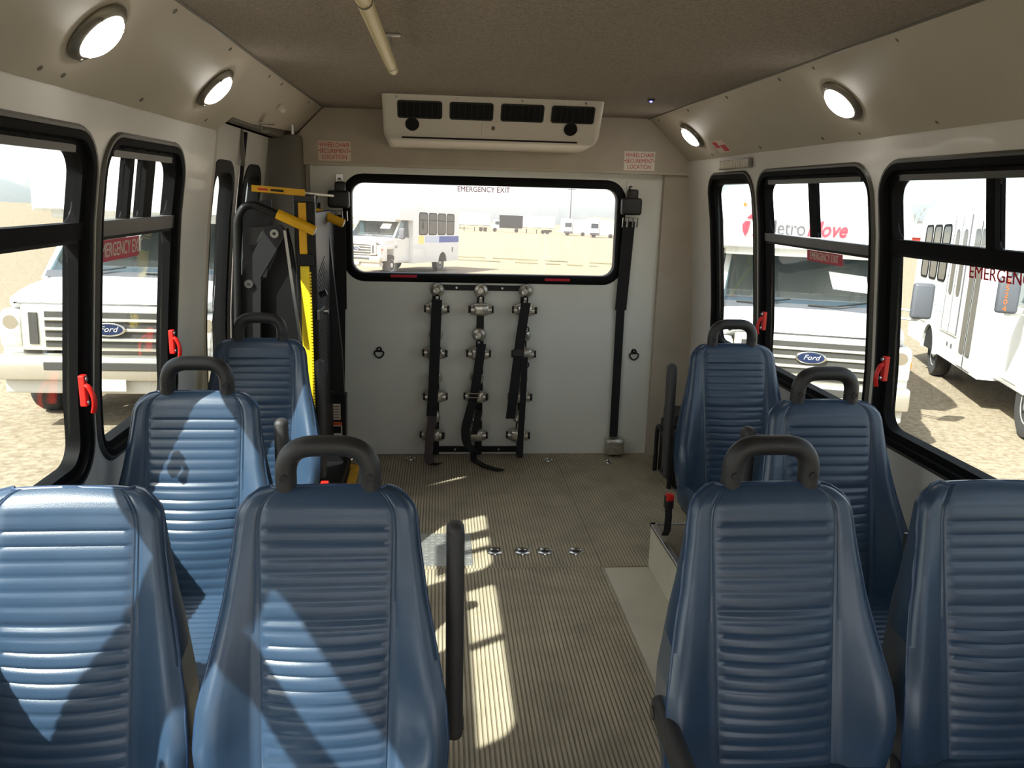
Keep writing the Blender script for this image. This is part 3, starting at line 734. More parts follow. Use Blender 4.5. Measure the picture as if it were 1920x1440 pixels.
MB().box(-.03, .03, -.004, .004, -.02, .02, .003, M=Matrix.Translation(onY(816, 657, 4.295))).build('slider', 'black_plastic', s)
s = strap('webbing_strap', 'strap with a silver adjuster, its tail lying on the floor', wpts([(903, 645, 0), (897, 690, -.005), (889, 740, -.01), (880, 775, -.02), (873, 805, -.03), (876, 832, -.04), (890, 848, -.06)], 4.30), .05, 'webbing')
tail = [onZ(x, y, .012) for x, y in ((888, 862), (905, 872), (922, 878), (940, 882))]
MB().ribbon([onY(888, 845, 4.24)]+tail, (.8, .5, 0), .04, .005).build('floor_tail', 'webbing', s, 50)
a = onY(888, 742, 4.275); mb = MB(); mb.tube([a+V((-.032, 0, -.012)), a+V((.032, 0, -.012)), a+V((.032, 0, .012)), a+V((-.032, 0, .012))], .005, 6, closed=True); mb.build('adjuster', 'chrome', s, 60)
MB().ribbon(wpts([(898, 770, .0), (893, 800, .0), (888, 815, -.01)], 4.29), (1, 0, 0), .04, .005).build('second_ply', 'webbing', s, 50)
s = strap('webbing_strap', 'strap with a short loose end hanging beside the rack', wpts([(986, 568, 0), (978, 620, -.005), (972, 665, -.01), (965, 720, -.02), (957, 785, -.03)], 4.29), .052, 'webbing')
MB().ribbon(wpts([(984, 670, 0), (981, 740, 0), (976, 820, 0), (974, 858, -.01)], 4.275), (1, 0, 0), .034, .005).build('second_ply', 'webbing', s, 50)
MB().box(-.032, .032, -.005, .005, -.02, .02, .003, M=Matrix.Translation(onY(972, 662, 4.28))).build('slider', 'black_plastic', s)
for px, py in ((988, 618), (988, 684)):
    c = onY(px, py, 4.29); mb = MB(); mb.tube([c+V((.011*math.cos(q*.785), 0, .015*math.sin(q*.785))) for q in range(8)], .0035, 6, closed=True); mb.build('loop', 'black_paint', s, 60)

# shoulder belts each side of rear window
def shoulder(label, xs, zs, retr):
    t = thing('shoulder_belt', label, 'seat belt', group='shoulder belts at the rear window')
    x0 = xs[0]
    MB().box(x0-.02, x0+.02, WY-.006, WY, zs[0]-.05, zs[0]+.01, .002).build('anchor_plate', 'steel', t)
    MB().cyl((x0, WY-.014, zs[0]-.02), (x0, WY, zs[0]-.02), .010, 10).build('anchor_bolt', 'dark_metal', t)
    MB().ribbon([(x0+.004, WY-.03, zs[0]-.02), (x0+.006, WY-.034, zs[0]-.10)], (1, .3, 0), .02, .004).build('link_strap', 'sticker', t)
    MB().box(x0-.055, x0+.055, WY-.075, WY-.02, zs[0]-.165, zs[0]-.075, .014, 3).build('height_adjuster', 'black_plastic', t, 50)
    MB().box(x0-.02, x0+.035, WY-.06, WY-.015, zs[0]-.09, zs[0]-.03, .01, 2).build('adjuster_neck', 'black_plastic', t, 50)
    za = zs[0]-.20
    mb = MB()
    for dx in (-.028, .0, .028): mb.tube([(x0+dx-.012, WY-.04, za-.03), (x0+dx-.012, WY-.05, za+.02), (x0+dx+.012, WY-.05, za+.02), (x0+dx+.012, WY-.04, za-.03)], .004, 6)
    mb.build('guide_loop', 'chrome', t, 60)
    MB().ribbon([(x0, WY-.025, za), (xs[1], WY-.022, zs[1])], (1, 0, 0), .062, .012).build('upper_webbing', 'webbing', t)
    MB().ribbon([(xs[1], WY-.018, zs[1]+.01), (xs[2], WY-.016, zs[2])], (1, 0, 0), .047, .005).build('lower_webbing', 'webbing', t)
    if retr:
        MB().box(xs[2]-.055, xs[2]+.055, WY-.085, WY-.004, zs[2]-.075, zs[2]+.022, .018, 3).build('retractor', 'dull_chrome', t, 50)
        MB().box(xs[2]-.045, xs[2]+.045, WY-.088, WY-.08, zs[2]-.01, zs[2]+.008, .003).build('retractor_slot', 'steel', t)
        MB().cyl((xs[2], WY-.04, .008), (xs[2], WY-.04, .02), .02, 12).build('foot_bolt', 'black_paint', t)
    else: MB().box(xs[2]-.03, xs[2]+.03, WY-.03, WY-.003, zs[2]-.03, zs[2]+.01, .006).build('floor_bracket', 'black_paint', t)
shoulder('black shoulder belt hanging behind the yellow lift grips', (-.528, -.534, -.556), (1.535, .835, .07), False)
shoulder('black shoulder belt ending in a silver retractor near the floor', (1.024, 1.004, 1.005), (1.535, .85, .07+.02), True)
for px, py, lab in ((711, 660, 'black D-ring on the white rear panel beside the folded lift'), (1188, 664, 'black D-ring on the white rear panel beside the long shoulder belt')):
    c = onY(px, py, WY); t = thing('d_ring', lab, 'D-ring', c)
    MB().prism([(-.016, -.006, .004), (.016, -.006, .004), (.016, -.006, .018), (.008, -.006, .030), (-.008, -.006, .030), (-.016, -.006, .018)], (0, .006, 0)).build('clip', 'black_paint', t)
    MB().cyl((0, -.010, .018), (0, -.004, .018), .005, 8).build('rivet', 'steel', t)
    MB().tube(fillet([(0, -.012, .006), (-.026, -.012, .006), (-.024, -.012, -.016), (0, -.012, -.036), (.024, -.012, -.016), (.026, -.012, .006), (0, -.012, .006)], .014, 4), .0042, 8).build('ring', 'black_paint', t, 60)

# black folding mechanism at right rear
t = thing('folded_step_frame', 'black metal box with bent tube frame on the floor behind the seat with red buckle', 'equipment box', (1.25, 3.95, .006))
MB().box(-.05, .10, -.16, .16, .0, .30, .01).build('box', 'black_paint', t)
MB().box(-.045, .095, -.05, .14, .30, .37, .01).build('lid', 'black_plastic', t)
MB().tube(fillet([(-.07, .14, .0), (-.07, .14, .27), (-.07, -.14, .20), (-.07, -.14, .0)], .05), .012, 8).build('tube_frame', 'dark_metal', t, 60)
for yy, zz in ((.08, .22), (-.1, .16), (.02, .08)): MB().cyl((-.05, yy, zz), (-.056, yy, zz), .007, 8).build('bolt', 'steel', t)

# ------------------------------------------------------------------ wheelchair lift
LY0, LY1 = 3.50, 4.15
t = thing('wheelchair_lift', 'black folded wheelchair lift with yellow grips and stripes by the lift doors', 'wheelchair lift', (-.65, 3.75, 0))
O = V((-.65, 3.75, 0))
def PX(px, py, Y): return onY(px, py, Y)-O
def plate(name, pts, Y, th, m): return MB().prism([PX(x, y, Y) for x, y in pts], (0, th, 0)).build(name, m, t)
# near-side linkage
plate('near_arm', [(498, 425), (524, 421), (534, 432), (532, 446), (489, 520), (488, 640), (449, 640), (450, 520), (462, 500)], LY0, .03, 'dark_metal')
for x, y in ((515, 438), (467, 532)):
    c = PX(x, y, LY0); MB().cyl(c, c+V((0, -.010, 0)), .018, 16).build('pivot_bolt', 'steel', t, 40); MB().cyl(c+V((0, -.010, 0)), c+V((0, -.014, 0)), .007, 8).build('bolt_core', 'dark_metal', t)
plate('near_post', [(446, 560), (500, 520), (538, 428), (548, 470), (566, 600), (572, 850), (452, 850)], LY0+.04, .03, 'black_paint')
plate('upper_block', [(467, 428), (500, 426), (478, 462), (460, 456)], LY0+.01, .05, 'black_plastic')
plate('rear_shield', [(455, 380), (508, 374), (510, 425), (500, 520), (455, 520)], LY0+.08, .01, 'dark_metal')
plate('silver_edge', [(531, 432), (536, 432), (548, 515), (566, 640), (561, 640), (543, 520)], LY0-.004, .012, 'steel')
# folded platform standing upright, facing the aisle
px0, px1 = -.59-O.x, -.545-O.x
MB().box(px0, px1-.012, LY0+.06-O.y, 4.30-O.y, .16, 1.36, .004).build('platform', 'black_paint', t)  # far end lengthened to keep the door's sun slits off the rear wall
pm = MB()
for k in range(24):
    z = .50+k*.024
    pm.prism([(px1-.013, LY0+.18-O.y, z), (px1-.013, LY0+.46-O.y, z+.09), (px1-.013, LY0+.46-O.y, z+.097), (px1-.013, LY0+.18-O.y, z+.007)], (.004, 0, 0))
pm.build('expanded_mesh', 'expanded', t)
MB().box(px0-.008, px0+.024, LY0+.018-O.y, LY0+.03-O.y, 1.19, 1.405, .002).build('yellow_stripe', 'yellow', t)
MB().box(px0-.008, px0+.030, LY0+.018-O.y, LY0+.03-O.y, .10, 1.14, .002).build('yellow_stripe', 'yellow_bright', t)
MB().box(px0-.016, px0+.05, LY0+.01-O.y, LY0+.05-O.y, 1.14, 1.19, .004).build('clamp_band', 'black_paint', t)
ch = MB()
for k in range(74): ch.box(px0+.030, px0+.037, LY0+.016-O.y, LY0+.03-O.y, .12+k*.0135, .1285+k*.0135)
ch.build('chain', 'yellow_bright', t)
MB().box(px0-.03, px0+.06, LY0+.03-O.y, LY0+.06-O.y, .05, 1.43, .006).build('platform_side', 'black_paint', t)
# far-side arm and pillar
plate('far_arm', [(586, 425), (592, 415), (604, 411), (614, 418), (617, 440), (630, 560), (641, 660), (646, 745), (618, 745), (612, 660), (594, 520)], LY1, .04, 'dark_metal')
plate('far_post', [(613, 742), (648, 742), (648, 885), (611, 885)], LY1-.02, .08, 'black_paint')
plate('far_back', [(575, 380), (600, 380), (606, 520), (612, 700), (600, 800), (582, 850)], LY1+.05, .02, 'black_paint')
MB().cyl(PX(620, 738, LY1-.02), PX(622, 734, LY1-.03), .008, 10).build('bolt', 'steel', t)
for (x0, y0, x1, y1), m, nm in (((621, 757, 639, 787), 'sticker_faded', 'label_plate'), ((617, 791, 642, 820), 'sticker', 'warning_label')):
    a, b = PX(x0, y0, LY1-.022), PX(x1, y1, LY1-.022); L = MB().box(a.x, b.x, a.y-.001, a.y, b.z, a.z).build(nm, m, t)
    hgt = a.z-b.z
    if nm == 'warning_label':
        MB().box(a.x, b.x, a.y-.002, a.y-.001, a.z-.22*hgt, a.z).build('orange_band', 'orange', L); MB().box(a.x+.006, b.x-.006, a.y-.002, a.y-.001, b.z+.28*hgt, a.z-.28*hgt).build('pictogram', 'black_paint', L)
    else:
        for k in range(5): MB().box(a.x+.006, b.x-.006, a.y-.002, a.y-.001, b.z+hgt*(.12+k*.17), b.z+hgt*(.17+k*.17)).build('print_line', 'logo_grey', L)
# handrails with yellow grips
p = fillet([PX(446, 640, LY0-.02), PX(444, 410, LY0-.02), PX(458, 386, LY0-.02), PX(478, 384, LY0-.02), PX(524, 404, LY0-.02)], .06, 8)
MB().tube(p, .0165, 12).build('handrail', 'black_paint', t, 60)
MB().tube([PX(520, 401, LY0-.02), PX(590, 433, LY0-.02)], .0215, 14).build('grip', 'yellow', t, 50)
MB().cyl(PX(589.5, 432.8, LY0-.02), PX(591.5, 433.7, LY0-.02), .017, 14).build('grip_end', 'sticker', t)
MB().tube(fillet([PX(598, 470, LY1-.03), PX(590, 400, LY1-.03), PX(600, 398, LY1-.03)], .02), .014, 10).build('handrail', 'black_paint', t, 60)
MB().tube([PX(592, 397, LY1-.03), PX(644, 419, LY1-.03)], .0215, 14).build('grip', 'yellow', t, 50)
MB().cyl(PX(643.5, 418.8, LY1-.03), PX(645.5, 419.7, LY1-.03), .017, 14).build('grip_end', 'sticker', t)
MB().tube([PX(583, 420, LY1-.03), PX(594, 362, LY1-.03)], .012, 8).build('bracket', 'black_paint', t, 60)
# yellow belt bar on top
a = PX(472, 353, LY0); b = PX(572, 362, LY0+.02)
MB().ribbon([a, b], (0, .2, 1), .026, .014).build('barrier_bar', 'yellow', t)
MB().ribbon([a.lerp(b, .12)+V((0, -.009, 0)), a.lerp(b, .30)+V((0, -.009, 0))], (0, .2, 1), .008, .003).build('bar_slot', 'red', t); MB().ribbon([a.lerp(b, .36)+V((0, -.009, 0)), a.lerp(b, .60)+V((0, -.009, 0))], (0, .2, 1), .009, .003).build('bar_slot', 'black_paint', t)
MB().tube([b, PX(624, 367, LY1)], .006, 8).build('bar_rod', 'sticker', t, 60)
MB().box(px0-.03, px0+.06, LY0+.02-O.y, LY0+.07-O.y, 1.405, 1.44, .006).build('top_cap', 'black_plastic', t)
# small hardware on platform
c = V((px1-.002, 3.62-O.y, .93)); MB().cyl(c, c+V((.05, 0, 0)), .012, 10).build('latch_pin', 'steel', t, 60); MB().box(c.x, c.x+.03, c.y-.09, c.y+.05, c.z-.03, c.z+.02, .006).build('latch_block', 'black_plastic', t)
c = V((px1-.002, 3.72-O.y, .99)); MB().cyl(c, c+V((.03, 0, .015)), .014, 10).build('latch_knob', 'dark_metal', t, 60)
# base threshold with yellow borders on floor
fy = MB(); q = [onZ(x, y, .012)-O for x, y in ((597, 858), (672, 870), (650, 915), (610, 915))]
MB().prism([v+V((0, 0, -.005)) for v in q], (0, 0, .004)).build('threshold_plate', 'dark_metal', t)
def fstrip(p0, p1, w):
    a = onZ(*p0, .012)-O; b = onZ(*p1, .012)-O; MB().ribbon([a, b], (b-a).cross(V((0, 0, 1))), w, .003).build('yellow_border', 'yellow', t)
fstrip((597, 862), (670, 875), .05); fstrip((625, 872), (608, 915), .045); fstrip((667, 872), (656, 915), .045)
MB().box(-.13, .17, LY0+.0-O.y, LY1+.06-O.y, .0065, .05, .006).build('base_frame', 'black_paint', t)

# ------------------------------------------------------------------ outside: ground
mb = MB(); R = 5000
mb.add([(-R, -60, gz(-60, -R)), (R, -60, gz(-60, R)), (R, 6000, gz(6000, R)), (-R, 6000, gz(6000, -R))], [(0, 1, 2, 3)])
tag(mb.build('ground', 'sand'), 'pale sandy gravel yard around the parked buses', 'ground', kind='structure')

mat('rut', (104, 98, 66), .95, var=.4, vscale=.6)
for k, (py, w_) in enumerate(((474, .9), (480, .7), (508, .5))):
    mb = MB(); pts_ = []
    for i in range(41):
        px = 700+i*14; r = ray(px, py+(px-700)*.048); p = ORG+r*((GZ0-CAM_H)/(r.z+GS*r.y+GX*r.x)); pts_.append(p+V((0, 0, .012)))
    for i in range(40):
        if random.random() < .3: continue
        a_, b_ = pts_[i], pts_[i+1]; h0, h1 = w_*random.uniform(.4, 1), w_*random.uniform(.4, 1)
        mb.prism([a_+V((0, -h0/2, 0)), b_+V((0, -h1/2, 0)), b_+V((0, h1/2, 0)), a_+V((0, h0/2, 0))], (0, 0, .02))
    tag(mb.build('grass_strip', 'rut'), ('dull green grass strip crossing the yard behind the striped bus', 'second grass strip just before the first, crossing the yard', 'thin grass strip nearest the rear window')[k], 'grass', kind='stuff')

# ------------------------------------------------------------------ outside: cutaway buses
def cutaway(x, Y, rz, label, windshield_side=1, text_cap=False, paper=None, door_side=False, stripe=False, poles=False, mirrors=True, number=None, scale=1, faint=False, L=6.6, antenna=False):
    t = thing('shuttle_bus', label, 'bus', (x, Y, gz(Y, x)), rz); t.rotation_euler = (TILT @ Matrix.Rotation(rz, 3, 'Z')).to_euler()
    t.scale = (scale,)*3
    bw = 1.16
    # rear body with rounded roof edge
    pr = [(-bw, .42), (-bw, 2.45), (-bw+.06, 2.66), (-bw+.25, 2.80), (-.5, 2.86), (.5, 2.86), (bw-.25, 2.80), (bw-.06, 2.66), (bw, 2.45), (bw, .42)]
    MB().prism([(a, 2.25, b) for a, b in pr], (0, L-2.25, 0)).build('body', 'bus_white', t, 30)
    # front cap above the windscreen
    n = len(pr); cap = MB(); low = 2.05
    sec = []
    for y, sc, zl, zt in ((1.18, .90, low+.03, .72), (1.28, .96, low, .90), (1.7, .99, low, .98), (2.26, 1.0, low, 1.0)):
        sec.append([V((a*sc, y, zl if b < 1 else zl+(b-low)*zt if b > low else b)) for a, b in pr])
    vv = [p for s_ in sec for p in s_]; fs = []
    for i in range(3):
        for k in range(n): fs.append((i*n+k, i*n+(k+1) % n, (i+1)*n+(k+1) % n, (i+1)*n+k))
    fs += [tuple(range(n)), tuple(range(3*n, 4*n))]; cap.add(vv, fs); cap.build('front_cap', 'bus_white', t, 45)
    MB().box(-.92, .92, 1.24, 1.7, low-.07, low+.03, .02).build('cap_gasket', 'bus_grey', t)
    # cab lower body
    MB().box(-.99, .99, 1.06, 2.3, .45, 1.39, .04).build('cab_body', 'bus_white', t, 40)
    for sx in (-1, 1):      # roof pillars
        MB().prism([(sx*.97, 1.02, 1.37), (sx*.90, 1.02, 1.37), (sx*.80, 1.78, low), (sx*.88, 1.78, low)], (0, .09, 0)).build('pillar', 'bus_white', t)
        MB().prism([(sx*.985, 1.16, 1.40), (sx*.985, 2.28, 1.40), (sx*.93, 2.28, low), (sx*.90, 1.80, low)], (-sx*.008, 0, 0)).build('side_window', 'cab_glass', t)
        MB().box(min(sx*.95, sx*1.0), max(sx*.95, sx*1.0), 1.30, 2.24, .52, 1.40, .015).build('cab_door', 'bus_white', t)
    # hood: loft
    h = MB(); sec = []
    for y, w_, z0, zt in ((.08, .84, 1.22, 1.28), (.14, .90, 1.19, 1.325), (.45, .95, 1.0, 1.365), (1.07, .97, 1.0, 1.405)):
        sec.append([V((-w_, y, z0)), V((-w_, y, zt-.08)), V((-w_+.10, y, zt-.02)), V((-.4, y, zt)), V((.4, y, zt)), V((w_-.10, y, zt-.02)), V((w_, y, zt-.08)), V((w_, y, z0))])
    vv = [p for s_ in sec for p in s_]; fs = []
    for i in range(3):
        for k in range(8): fs.append((i*8+k, i*8+(k+1) % 8, i*8+8+(k+1) % 8, i*8+8+k))
    fs += [tuple(range(8)), tuple(range(24, 32))]; h.add(vv, fs); h.build('hood', 'bus_white', t, 45)
    for sx in (-1, 1):
        a, b = sorted((sx*.80, sx*.99)); MB().box(a, b, .12, .54, .55, 1.14, .03).build('fender', 'bus_white', t, 40)
        MB().box(a, b, .5, 1.36, .98, 1.14, .03).build('fender_arch', 'bus_white', t, 40)
    # nose: grille
    MB().box(-.78, .78, .04, .20, .77, 1.20, .02).build('grille_surround', 'grille_frame', t, 40)
    for z in (.835, .930, 1.025, 1.115): MB().box(-.57, .57, .030, .06, z-.028, z+.028, .004).build('grille_opening', 'dark_grille', t)
    for z in (.882, .978, 1.07): MB().box(-.58, .58, .012, .05, z-.014, z+.014, .008).build('grille_bar', 'grille_frame', t)
    for sx in (-1, 1):
        a, b = sorted((sx*.63, sx*.71)); MB().box(a, b, .030, .06, .83, 1.13, .004).build('grille_opening', 'dark_grille', t)
        a, b = sorted((sx*.79, sx*.985)); hl = MB().box(a, b, .06, .26, .80, 1.12, .03).build('headlamp', 'headlamp', t, 40)
        a, b = sorted((sx*.93, sx*.992)); MB().box(a, b, .07, .22, .93, 1.0, .01).build('indicator', 'amber', hl)
        MB().cyl((sx*.88, .058, 1.03), (sx*.88, .07, 1.03), .065, 18).build('reflector', 'chrome', hl, 40)
    e = MB(); e.lathe([(.155, 0), (.155, .012), (.140, .018)], 28, Matrix.Translation((0, .012, .985)) @ Matrix.Rotation(math.pi/2, 4, 'X') @ Matrix.Diagonal((1, .42, 1, 1))); em = e.build('emblem', 'chrome', t, 30)
    MB().lathe([(.132, 0), (.132, .003)], 28, Matrix.Translation((0, -.006, .985)) @ Matrix.Rotation(math.pi/2, 4, 'X') @ Matrix.Diagonal((1, .40, 1, 1))).build('emblem_field', 'logo_blue', em)
    text('emblem_script', 'Ford', .088, 'hub', frame_m((0, -.0105, .988), (1, 0, 0), (0, 0, 1)) @ Matrix.Diagonal((.95, .85, 1, 1)), em, shear=.35)
    # bumper
    bp = MB().box(-.99, .99, -.06, .14, .50, .735, .03).build('bumper', 'bumper', t, 40); MB().box(-.57, .57, -.066, .0, .60, .68, .008).build('bumper_opening', 'dark_grille', bp)
    MB().box(-.95, .95, .02, .3, .36, .50, .02).build('valance', 'bus_grey', t); MB().box(-.15, .15, -.055, -.04, .40, .53, .004).build('licence_plate', 'bus_grey', t)
    # windscreen with a cab behind it
    MB().prism([(-.92, 1.05, 1.40), (.92, 1.05, 1.40), (.82, 1.70, low-.06), (-.82, 1.70, low-.06)], (0, .006, .004)).build('windscreen', 'cab_glass', t)
    MB().prism([(-.93, 1.0, 1.385), (.93, 1.0, 1.385), (.93, 1.075, 1.445), (-.93, 1.075, 1.445)], (0, .01, .006)).build('cowl', 'mirror_grey', t)
    MB().box(-.92, .92, 1.14, 1.62, 1.33, 1.47, .03).build('dashboard', 'dash', t)
    MB().box(-.95, .95, 2.18, 2.24, 1.4, low+.02).build('cab_partition', 'cab_dark', t)
    for sx in (-.42, .42): MB().box(sx-.24, sx+.24, 1.95, 2.10, 1.40, 1.85, .06).build('cab_seat', 'mirror_grey', t)
    sw = MB().tube([(.45+.18*math.cos(a*.5236), 1.60+.08*math.sin(a*.5236), 1.56+.16*math.sin(a*.5236)) for a in range(12)], .015, 6, closed=True); sw.build('steering_wheel', 'black_plastic', t, 60)
    for x0, x1 in ((-.75, -.15), (.05, .68)):
        MB().tube([(x0, 1.055, 1.445), ((x0+x1)/2, 1.025, 1.45), (x1, 1.085, 1.50)], .011, 6).build('wiper', 'black_paint', t)
    if paper: MB().prism([(x_, 1.05+.65*(z-1.40)/(low-1.46)-.004, z) for x_, z in paper], (0, -.002, .002)).build('windscreen_notice', 'paper', t)
    if poles:
        for a, b in (((-.62, 2.0, 1.40), (-.58, 2.0, 2.1)), ((-.80, 1.72, 1.45), (-.42, 2.05, 2.05)), ((-.55, 1.7, 1.45), (-.25, 2.1, 2.05))): MB().tube([a, b], .016, 8).build('grab_pole', 'yellow_bright', t, 60)
    # mirrors
    if mirrors:
        for sx in (-1, 1):
            m_ = MB().box(-.11, .11, -.055, .055, -.20, .20, .035, 3, M=Matrix.Translation((sx*1.27, 1.12, 1.56))).build('mirror', 'mirror_grey', t, 50)
            for z in (1.34, 1.44): MB().tube(fillet([(sx*.97, 1.35, z), (sx*1.27, 1.14, z), (sx*1.27, 1.12, z+.10)], .06), .014, 8).build('mirror_arm', 'bus_grey', m_, 60)
            if number and sx < 0:
                for k, chx in enumerate(number): text('chalk_number', chx, .085, 'orange', frame_m((sx*1.27-.03, 1.062, 1.71-k*.075), (1, 0, 0), (0, 0, 1)), m_)
    # wheels
    for y in (.92, 4.9+(.2 if L > 6.8 else 0)):
        for sx in (-1, 1):
            xo = .98 if y < 2 else 1.10
            M = Matrix.Translation((sx*(xo-.22), y, .385)) @ Matrix.Rotation(sx*math.pi/2, 4, 'Y')
            w_ = MB().lathe([(.24, .0), (.36, .0), (.385, .04), (.385, .18), (.36, .22), (.25, .22), (.22, .20)], 32, M).build('wheel', 'tyre', t, 40)
            MB().lathe([(.235, .17), (.22, .205), (.17, .18), (.10, .19), (.08, .215), (.02, .22)], 28, M).build('rim', 'hub', w_, 40)
            for q in range(8):
                a = q*math.pi/4; p0 = M @ V((.13*math.cos(a), .13*math.sin(a), .185)); p1 = M @ V((.13*math.cos(a), .13*math.sin(a), .215)); MB().cyl(p0, p1, .014, 6).build('lug_nut', 'dark_metal', w_)
            if y > 2:
                a, b = sorted((sx*(bw-.01), sx*(bw+.045)))
                ar = MB(); N = 10
                arc = [(.50*math.cos(math.pi*k/N), .50*math.sin(math.pi*k/N)) for k in range(N+1)]; arc2 = [(.415*math.cos(math.pi*k/N), .415*math.sin(math.pi*k/N)) for k in range(N, -1, -1)]
                for k in range(N):
                    ar.prism([(a, y+arc[k][0], .40+arc[k][1]), (a, y+arc[k+1][0], .40+arc[k+1][1]), (a, y+arc2[N-k-1][0], .40+arc2[N-k-1][1]), (a, y+arc2[N-k][0], .40+arc2[N-k][1])], (b-a, 0, 0))
                ar.build('wheel_flare', 'bus_white', t, 40)
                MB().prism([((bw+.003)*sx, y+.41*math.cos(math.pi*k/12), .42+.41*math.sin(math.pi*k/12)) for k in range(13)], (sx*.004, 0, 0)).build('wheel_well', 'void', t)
    # side windows
    for sx in (-1, 1):
        ys = [2.75+k*.86 for k in range(int((L-2.9)/.86))]
        if door_side and sx < 0: ys = [4.55, 5.12, 5.69] if L < 7 else [4.7, 5.35, 6.0]
        for y in ys:
            wd = .52 if (door_side and sx < 0) else .74
            fw = MB(); sweep_loop(fw, rrect(y, y+wd, 1.52, 2.36, .09, 4), [(-.02, 0), (-.015, .012), (.015, .012), (.02, 0)], lambda p, q, d: V((sx*(bw+d), p, q))); fo = fw.build('window', 'frame_black', t)
            gl = MB(); loop_face(gl, rrect(y, y+wd, 1.52, 2.36, .09, 4), lambda p, q, d: V((sx*(bw+d), p, q)), .001, .006); gl.build('pane', 'side_glass', fo)
            MB().box(min(sx*bw, sx*(bw+.012)), max(sx*bw, sx*(bw+.012)), y, y+wd, 2.06, 2.09).build('sash_rail', 'frame_black', fo)
    if door_side:
        s = -bw
        dr = MB().box(s-.015, s, 2.62, 3.28, .45, 2.40, .006).build('entry_door', 'bus_white', t)
        for y in (2.64, 2.97):
            gl = MB(); loop_face(gl, rrect(y+.03, y+.27, .62, 2.3, .05, 3), lambda p, q, d: V((s-.015-d, p, q)), .0, .004); gl.build('pane', 'side_glass', dr)
        MB().box(s-.02, s, 2.945, 2.965, .45, 2.4).build('door_seal', 'black_rubber', dr)
        ld = MB().box(s-.012, s, 3.55, 4.45, .82, 2.5, .004).build('lift_door', 'bus_white', t)
        for y in (3.60, 4.05):
            gl = MB(); loop_face(gl, rrect(y+.06, y+.28, 1.35, 2.3, .1, 4), lambda p, q, d: V((s-.012-d, p, q)), .0, .005); gl.build('pane', 'side_glass', ld)
        for y in (3.545, 4.0, 4.45): MB().box(s-.016, s, y, y+.012, .82, 2.5).build('door_gap', 'logo_grey', ld)
        MB().box(s-.014, s, 3.5, L, .80, .815).build('body_seam', 'bus_grey', t)
        for y in (3.7, 3.95): MB().box(s-.01, s, y, y+.06, .62, .68, .004).build('side_latch', 'logo_grey', t)
        MB().box(-.5, .9, 3.6, L-.8, 2.86, 2.98, .04).build('roof_unit', 'bus_grey', t)
        if faint: text('faint_lettering', 'Transit', .26, 'stripe_pale', frame_m((s-.006, 4.95, 1.12), (0, -1, 0), (0, 0, 1)), t)
        MB().lathe([(.33, 0), (.33, .004)], 24, Matrix.Translation((.0, 1.31, 2.45)) @ Matrix.Rotation(math.pi/2, 4, 'X')).build('yellow_roundel', 'stripe_yellow', t)
    if text_cap:
        yq = 1.166; SX = Matrix.Diagonal((.78, 1, 1, 1))
        text('cap_lettering', 'Metro', .245, 'logo_grey', frame_m((-.05, yq, 2.30), (1, 0, 0), (0, 0, 1)) @ SX, t, align='RIGHT', spacing=.95)
        text('cap_lettering', 'Move', .245, 'logo_red', frame_m((-.04, yq, 2.30), (1, 0, 0), (0, 0, 1)) @ SX, t, align='LEFT', shear=.3, bold=.006)
        lg = MB(); lg.prism([(-.72+dx, yq, 2.42+dz) for dx, dz in ((0, -.02), (.05, .03), (.12, .05), (.20, .03), (.17, -.03))], (0, .004, 0)); lo = lg.build('cap_logo', 'logo_red', t)
        MB().prism([(-.76+dx, yq, 2.35+dz) for dx, dz in ((0, -.02), (.03, .02), (.09, .02), (.07, -.10), (.04, -.16), (.01, -.10))], (0, .004, 0)).build('cap_logo_stroke', 'logo_red', lo)
        for k in range(2): MB().prism([(-.64+k*.09+dx, yq, 2.20+dz) for dx, dz in ((0, 0), (.022, 0), (.07, .17), (.048, .17))], (0, .004, 0)).build('cap_logo_stroke', 'logo_red', lo)
        MB().cyl((-.75, yq+.05, 2.56), (-.75, yq, 2.56), .02, 10).build('marker_lamp', 'amber', t)
    if stripe:
        s = bw+.004
        MB().box(s-.01, s, 4.6, L-.01, 1.20, 1.46).build('side_stripe', 'stripe_blue', t); MB().box(s-.01, s, 3.3, 4.6, 1.20, 1.46).build('side_stripe', 'stripe_pale', t); MB().box(s-.01, s, 2.7, 3.2, 1.16, 1.48).build('side_stripe', 'stripe_yellow', t)
        text('window_number', '4', .5, 'frame_black', frame_m((bw+.009, 3.05, 1.85), (0, 1, 0), (0, 0, 1)), t)
        MB().box(s-.01, s+.004, 5.9, 6.0, .80, 1.0).build('fuel_flap', 'logo_grey', t)
    return t
def og(px, py, h=0):
    r = ray(px, py); return ORG+r*((GZ0+h-CAM_H)/(r.z+GS*r.y+GX*r.x))
pR = og(1520, 673, .98*.95); pL = og(197, 620, .98)
cutaway(pR.x, pR.y, math.radians(-18), 'white shuttle bus with a red and grey logo over its windscreen', text_cap=True, poles=True, scale=.95, paper=[(.30, 1.82), (.72, 1.78), (.72, 1.60), (.34, 1.63)])
cutaway(pL.x, pL.y, math.radians(3), 'white shuttle bus with a blank front cap seen through the lift-side windows', mirrors=False, paper=[(-.62, 1.95), (-.05, 1.95), (-.14, 1.75)])
fwp, rwp = og(1912, 822).to_2d(), og(1740, 690).to_2d(); dv = (fwp-rwp).normalized(); rz = math.atan2(dv.x, -dv.y)
Rz = Matrix.Rotation(rz, 2); orig = fwp-Rz @ V((-.98, .92))
cutaway(orig.x, orig.y, rz, 'white shuttle bus showing its entry door, lift door and chalked mirror number', door_side=True, number='85204', faint=True, L=7.0)
fwp = og(735, 517).to_2d(); rz = math.radians(-25)
Rz = Matrix.Rotation(rz, 2); orig = fwp-Rz @ V((.98, .92))
